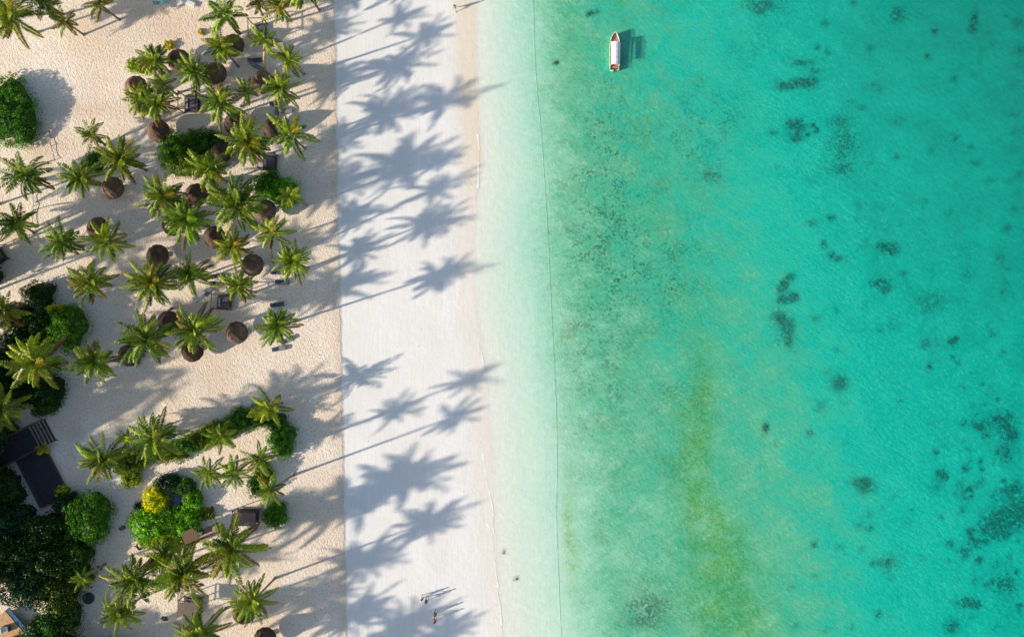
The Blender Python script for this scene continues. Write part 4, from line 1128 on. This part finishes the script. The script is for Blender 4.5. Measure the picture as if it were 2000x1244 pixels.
# ------------------------------------------------------------------ boat
m_hullw = simple("boat_paint", (.72, .66, .58), .5, .12, 2)
m_plank = simple("boat_planks", (.52, .27, .17), .7, .3, 3, .01, (8, 1, 1))
m_canvas = simple("boat_canvas", (.84, .82, .83), .75, .05, 2)
def boat():
    x, y, _ = W(1200.5, 101, .5)
    root = empty("tour_boat", (x, y, 0), -.015); root.scale = (.95, .96, .95); tag(root, "small wooden boat with white canopy afloat near the top", "boat")
    Ls = 5.75; n = 26
    prof = []
    for i in range(n + 1):
        t = i / n; yy = -Ls / 2 + Ls * t          # stern at -y, bow at +y
        wdt = .78 * (0.86 + .14 * math.sin(min(1, t * 2) * math.pi / 2)) if t < .5 else .78 * math.cos(((t - .5) / .5) ** 1.75 * math.pi / 2) ** .8
        shr = .55 + .30 * max(0, t - .45) ** 1.5 * 3
        prof.append((yy, max(wdt, .02), shr))
    # outer hull and inner skin
    v = []; f = []; m = 11
    for (yy, wd, sh) in prof:
        for k in range(m):
            a = -math.pi / 2 + math.pi * k / (m - 1)
            xx = math.sin(a) * wd; zz = sh - (sh + .22) * (math.cos(a) ** .6 if math.cos(a) > 0 else 0)
            v.append((xx, yy, zz))
    for i in range(n):
        for k in range(m - 1): f.append((i * m + k, i * m + k + 1, (i + 1) * m + k + 1, (i + 1) * m + k))
    f.append(tuple(reversed(range(m))))
    mk("hull", v, f, m_hullw, root, True)
    g = MB()
    for s in (-1, 1): g.tube([(s * wd, yy, sh + .02) for (yy, wd, sh) in prof], .045, 6)
    g.tube([(-prof[0][1], prof[0][0], prof[0][2] + .02), (prof[0][1], prof[0][0], prof[0][2] + .02)], .05, 6)
    g.build("gunwale", m_hullw, root, True)
    d = MB()
    for i in range(n):
        yy, wd, sh = prof[i]; y2, w2, s2 = prof[i + 1]; z = .30 if i < 17 else .50
        if wd < .06: continue
        d.add([(-wd * .9, yy + .01, z), (wd * .9, yy + .01, z), (w2 * .9, y2 - .01, z), (-w2 * .9, y2 - .01, z)], [(0, 1, 2, 3)])
    d.build("deck", m_plank, root)
    for yy in (1.25, 1.75, -2.45):
        wd = np.interp(yy, [p[0] for p in prof], [p[1] for p in prof]); MB().box((0, yy, .52 if yy > 0 else .45), (wd * 1.75, .22, .05)).build("bench", m_plank, root)
    # canopy: ridge roof with two slopes and rounded eaves
    y0, y1 = -2.38, 1.12; c = MB(); sec = [(-.74, 1.42), (-.66, 1.52), (-.30, 1.64), (0.0, 1.68), (.32, 1.62), (.66, 1.44), (.76, 1.30)]
    v = []; f = []; q = len(sec); rows = 9
    for j in range(rows):
        yy = y0 + (y1 - y0) * j / (rows - 1); sg = .02 * math.cos(j * math.pi) 
        for (xx, zz) in sec: v.append((xx * (.93 + .07 * j / (rows - 1)) + .02, yy, zz + sg))
    for j in range(rows):
        yy = y0 + (y1 - y0) * j / (rows - 1)
        for (xx, zz) in sec: v.append((xx * (.93 + .07 * j / (rows - 1)) + .02, yy, zz - .03))
    for j in range(rows - 1):
        for k in range(q - 1):
            a = j * q + k; f.append((a, a + 1, a + q + 1, a + q)); b = rows * q + a; f.append((b, b + q, b + q + 1, b + 1))
    for k in range(q - 1):
        for j in (0, rows - 1): a = j * q + k; f.append((a, a + 1, rows * q + a + 1, rows * q + a))
    for j in range(rows - 1):
        for k in (0, q - 1): a = j * q + k; f.append((a, a + q, rows * q + a + q, rows * q + a))
    c.add(v, f); c.build("canopy", m_canvas, root)
    for s in (-1, 1):
        for yy in (-2.25, -.6, 1.0): MB().tube([(s * .68, yy, .5), (s * .68, yy, 1.42)], .025, 6).build("canopy_post", m_hullw, root)
    e = MB(); e.box((0, -2.95, .55), (.30, .26, .42), 0, .8); e.box((0, -2.95, .1), (.10, .12, .7)); e.build("outboard_motor", m_dark, root)
boat()

# ------------------------------------------------------------------ people
m_skin = simple("skin", (.30, .17, .11), .6, .08, 4)
m_hair = simple("hair", (.02, .015, .012), .6, .2, 10)
m_red = simple("red_cloth", (.45, .16, .12), .8, .15, 6)
m_navy = simple("navy_cloth", (.05, .06, .10), .8, .15, 6)
m_grey = simple("grey_cloth", (.45, .42, .40), .8, .15, 6)
def person(feet, face, lab, hgt=1.75, stride=.22, arm=.25, top=None, bottom=m_navy, longhair=False, bend=0.0):
    x, y, _ = G(*feet); root = empty("person", (x, y, .02), face); tag(root, lab, "person")
    k = hgt / 1.75
    N = {}; E = []; order = []
    def nd_(n, p, r_): N[n] = (Vector(p) * k, r_ * k); order.append(n)
    def ed(a, b): E.append((a, b))
    bx = bend
    nd_('pelvis', (0, 0, .95), .135); nd_('waist', (.03 + bx * .25, 0, 1.10), .115); nd_('chest', (.03 + bx * .7, 0, 1.30 - bx * .1), .145); nd_('neckb', (.02 + bx, 0, 1.46 - bx * .2), .07); nd_('neck', (.04 + bx * 1.1, 0, 1.53 - bx * .25), .055)
    nd_('head1', (.05 + bx * 1.2, 0, 1.60 - bx * .3), .082); nd_('head2', (.05 + bx * 1.25, 0, 1.67 - bx * .3), .088)
    for a, b in (('pelvis', 'waist'), ('waist', 'chest'), ('chest', 'neckb'), ('neckb', 'neck'), ('neck', 'head1'), ('head1', 'head2')): ed(a, b)
    for s, nm in ((1, 'l'), (-1, 'r')):
        st = stride * s
        nd_('hip' + nm, (0, s * .10, .88), .095); nd_('knee' + nm, (st * .55 + .04, s * .10, .49), .06); nd_('ank' + nm, (st - .03, s * .10, .08), .04); nd_('toe' + nm, (st + .16, s * .11, .03), .032)
        ed('pelvis', 'hip' + nm); ed('hip' + nm, 'knee' + nm); ed('knee' + nm, 'ank' + nm); ed('ank' + nm, 'toe' + nm)
        ar = -arm * s
        nd_('sh' + nm, (.02 + bx * .8, s * .19, 1.41 - bx * .15), .062); nd_('elb' + nm, (.0 + ar * .6 + bx * .7, s * .25, 1.14), .044); nd_('wri' + nm, (ar * 1.2 + .06 + bx * .7, s * .27, .90), .029); nd_('palm' + nm, (ar * 1.35 + .08 + bx * .7, s * .27, .83), .032)
        ed('chest', 'sh' + nm); ed('sh' + nm, 'elb' + nm); ed('elb' + nm, 'wri' + nm); ed('wri' + nm, 'palm' + nm)
        pw = Vector((ar * 1.35 + .08 + bx * .7, s * .27, .83))
        for q in range(4):
            l = (.075, .085, .08, .065)[q]; o_ = Vector(((q - 1.5) * .019, 0, -.03))
            nd_('f%d%s' % (q, nm), pw + o_ + Vector((.008, -s * .004, -l * .5)), .009); nd_('g%d%s' % (q, nm), pw + o_ + Vector((.012, -s * .022, -l)), .008)
            ed('palm' + nm, 'f%d%s' % (q, nm)); ed('f%d%s' % (q, nm), 'g%d%s' % (q, nm))
        nd_('t0' + nm, pw + Vector((.045, -s * .012, -.01)), .010); nd_('t1' + nm, pw + Vector((.055, -s * .018, -.045)), .008); ed('palm' + nm, 't0' + nm); ed('t0' + nm, 't1' + nm)
    me = bpy.data.meshes.new("body"); ix = {n: i for i, n in enumerate(order)}
    me.from_pydata([tuple(N[n][0]) for n in order], [(ix[a], ix[b]) for a, b in E], []); me.materials.append(m_skin)
    o = bpy.data.objects.new("body", me); COL.objects.link(o); o.parent = root
    md = o.modifiers.new("skin", 'SKIN')
    for i, n in enumerate(order): me.skin_vertices[0].data[i].radius = (N[n][1], N[n][1]); me.skin_vertices[0].data[i].use_root = (i == 0)
    md.use_smooth_shade = True
    o.modifiers.new("sub", 'SUBSURF').levels = 1; o.modifiers["sub"].render_levels = 1
    hc = N['head2'][0]
    # face: nose, ears, eyes and mouth
    fb = MB(); fb.tube([hc + Vector((.075, 0, .0)), hc + Vector((.112, 0, -.035)), hc + Vector((.085, 0, -.045))], [.010, .017, .012], 6)
    for s in (-1, 1): fb.tube([hc + Vector((0, s * .083, .0)), hc + Vector((-.005, s * .098, -.01)), hc + Vector((0, s * .084, -.05))], [.012, .016, .01], 6)
    fb.build("face_features", m_skin, root, True)
    eb = MB()
    for s in (-1, 1): eb.tube([hc + Vector((.084, s * .026, .0)), hc + Vector((.084, s * .042, .0))], .008, 6)
    eb.tube([hc + Vector((.080, -.022, -.075)), hc + Vector((.086, 0, -.078)), hc + Vector((.080, .022, -.075))], .006, 6)
    eb.build("eyes_and_mouth", m_hair, root)
    # hair
    hv = []; hf = []; n1, n2 = 7, 14
    for a in range(n1):
        ph = a / (n1 - 1) * (math.pi * .62)
        for b in range(n2):
            t_ = 2 * math.pi * b / n2; rr = .104; fr = math.cos(t_)
            z = math.cos(ph) * rr; q = math.sin(ph) * rr
            if fr > .4 and a > 4: q *= .75; z = max(z, .03)
            if longhair and fr < .1 and a == n1 - 1: z -= .22
            hv.append(tuple(hc + Vector((math.cos(t_) * q - .012, math.sin(t_) * q, z + .012))))
    for a in range(n1 - 1):
        for b in range(n2): hf.append((a * n2 + b, a * n2 + (b + 1) % n2, (a + 1) * n2 + (b + 1) % n2, (a + 1) * n2 + b))
    mk("hair", hv, hf, m_hair, root, True)
    sh = MB(); P0 = N['pelvis'][0]
    ring = [(z, rx) for z, rx in ((1.06, .150), (.98, .165), (.86, .172))]
    v = []; n = 16
    for z, rx in ring: v += [(math.cos(2 * math.pi * q / n) * rx * k, math.sin(2 * math.pi * q / n) * rx * 1.28 * k, z * k) for q in range(n)]
    sh.add(v, [(i * n + q, i * n + (q + 1) % n, (i + 1) * n + (q + 1) % n, (i + 1) * n + q) for i in range(2) for q in range(n)])
    for s, nm in ((1, 'l'), (-1, 'r')):
        a = N['hip' + nm][0]; b2 = a.lerp(N['knee' + nm][0], .75); sh.tube([a + Vector((0, 0, .03)), b2], [.125 * k, .10 * k], 12)
    sh.build("shorts", bottom, root, True)
    if top:
        v = []
        for z, rx in ((1.08, .140), (1.22, .150), (1.36, .170), (1.45, .105)):
            c0 = .03 + bx * np.interp(z, [1.0, 1.3, 1.46], [.1, .7, 1.0]); v += [((math.cos(2 * math.pi * q / n) * rx + c0) * k, math.sin(2 * math.pi * q / n) * rx * 1.22 * k, z * k) for q in range(n)]
        t_ = MB(); t_.add(v, [(i * n + q, i * n + (q + 1) % n, (i + 1) * n + (q + 1) % n, (i + 1) * n + q) for i in range(3) for q in range(n)])
        t_.build("shirt", top, root, True)
person((834, 1169), 1.5, "dark person walking along the beach, right one of the upper pair near the bottom", 1.78, .28, .3, m_navy, m_navy)
person((826, 1164), 1.6, "slim person in grey walking close beside another, left one of the upper pair", 1.6, .22, .2, m_grey, m_grey, True)
person((851, 1194), 1.4, "dark haired person walking between the upper pair and the lowest walker", 1.72, .25, .25, m_red, m_navy, True)
person((851, 1207), 1.7, "lowest walker on the beach near the bottom, reddish clothing in palm shade", 1.75, .3, .3, m_red, m_red)
person((889, 20), -1.5, "lone person at the waterline near the top edge in grey clothing", 1.72, .34, .25, m_grey, m_grey)
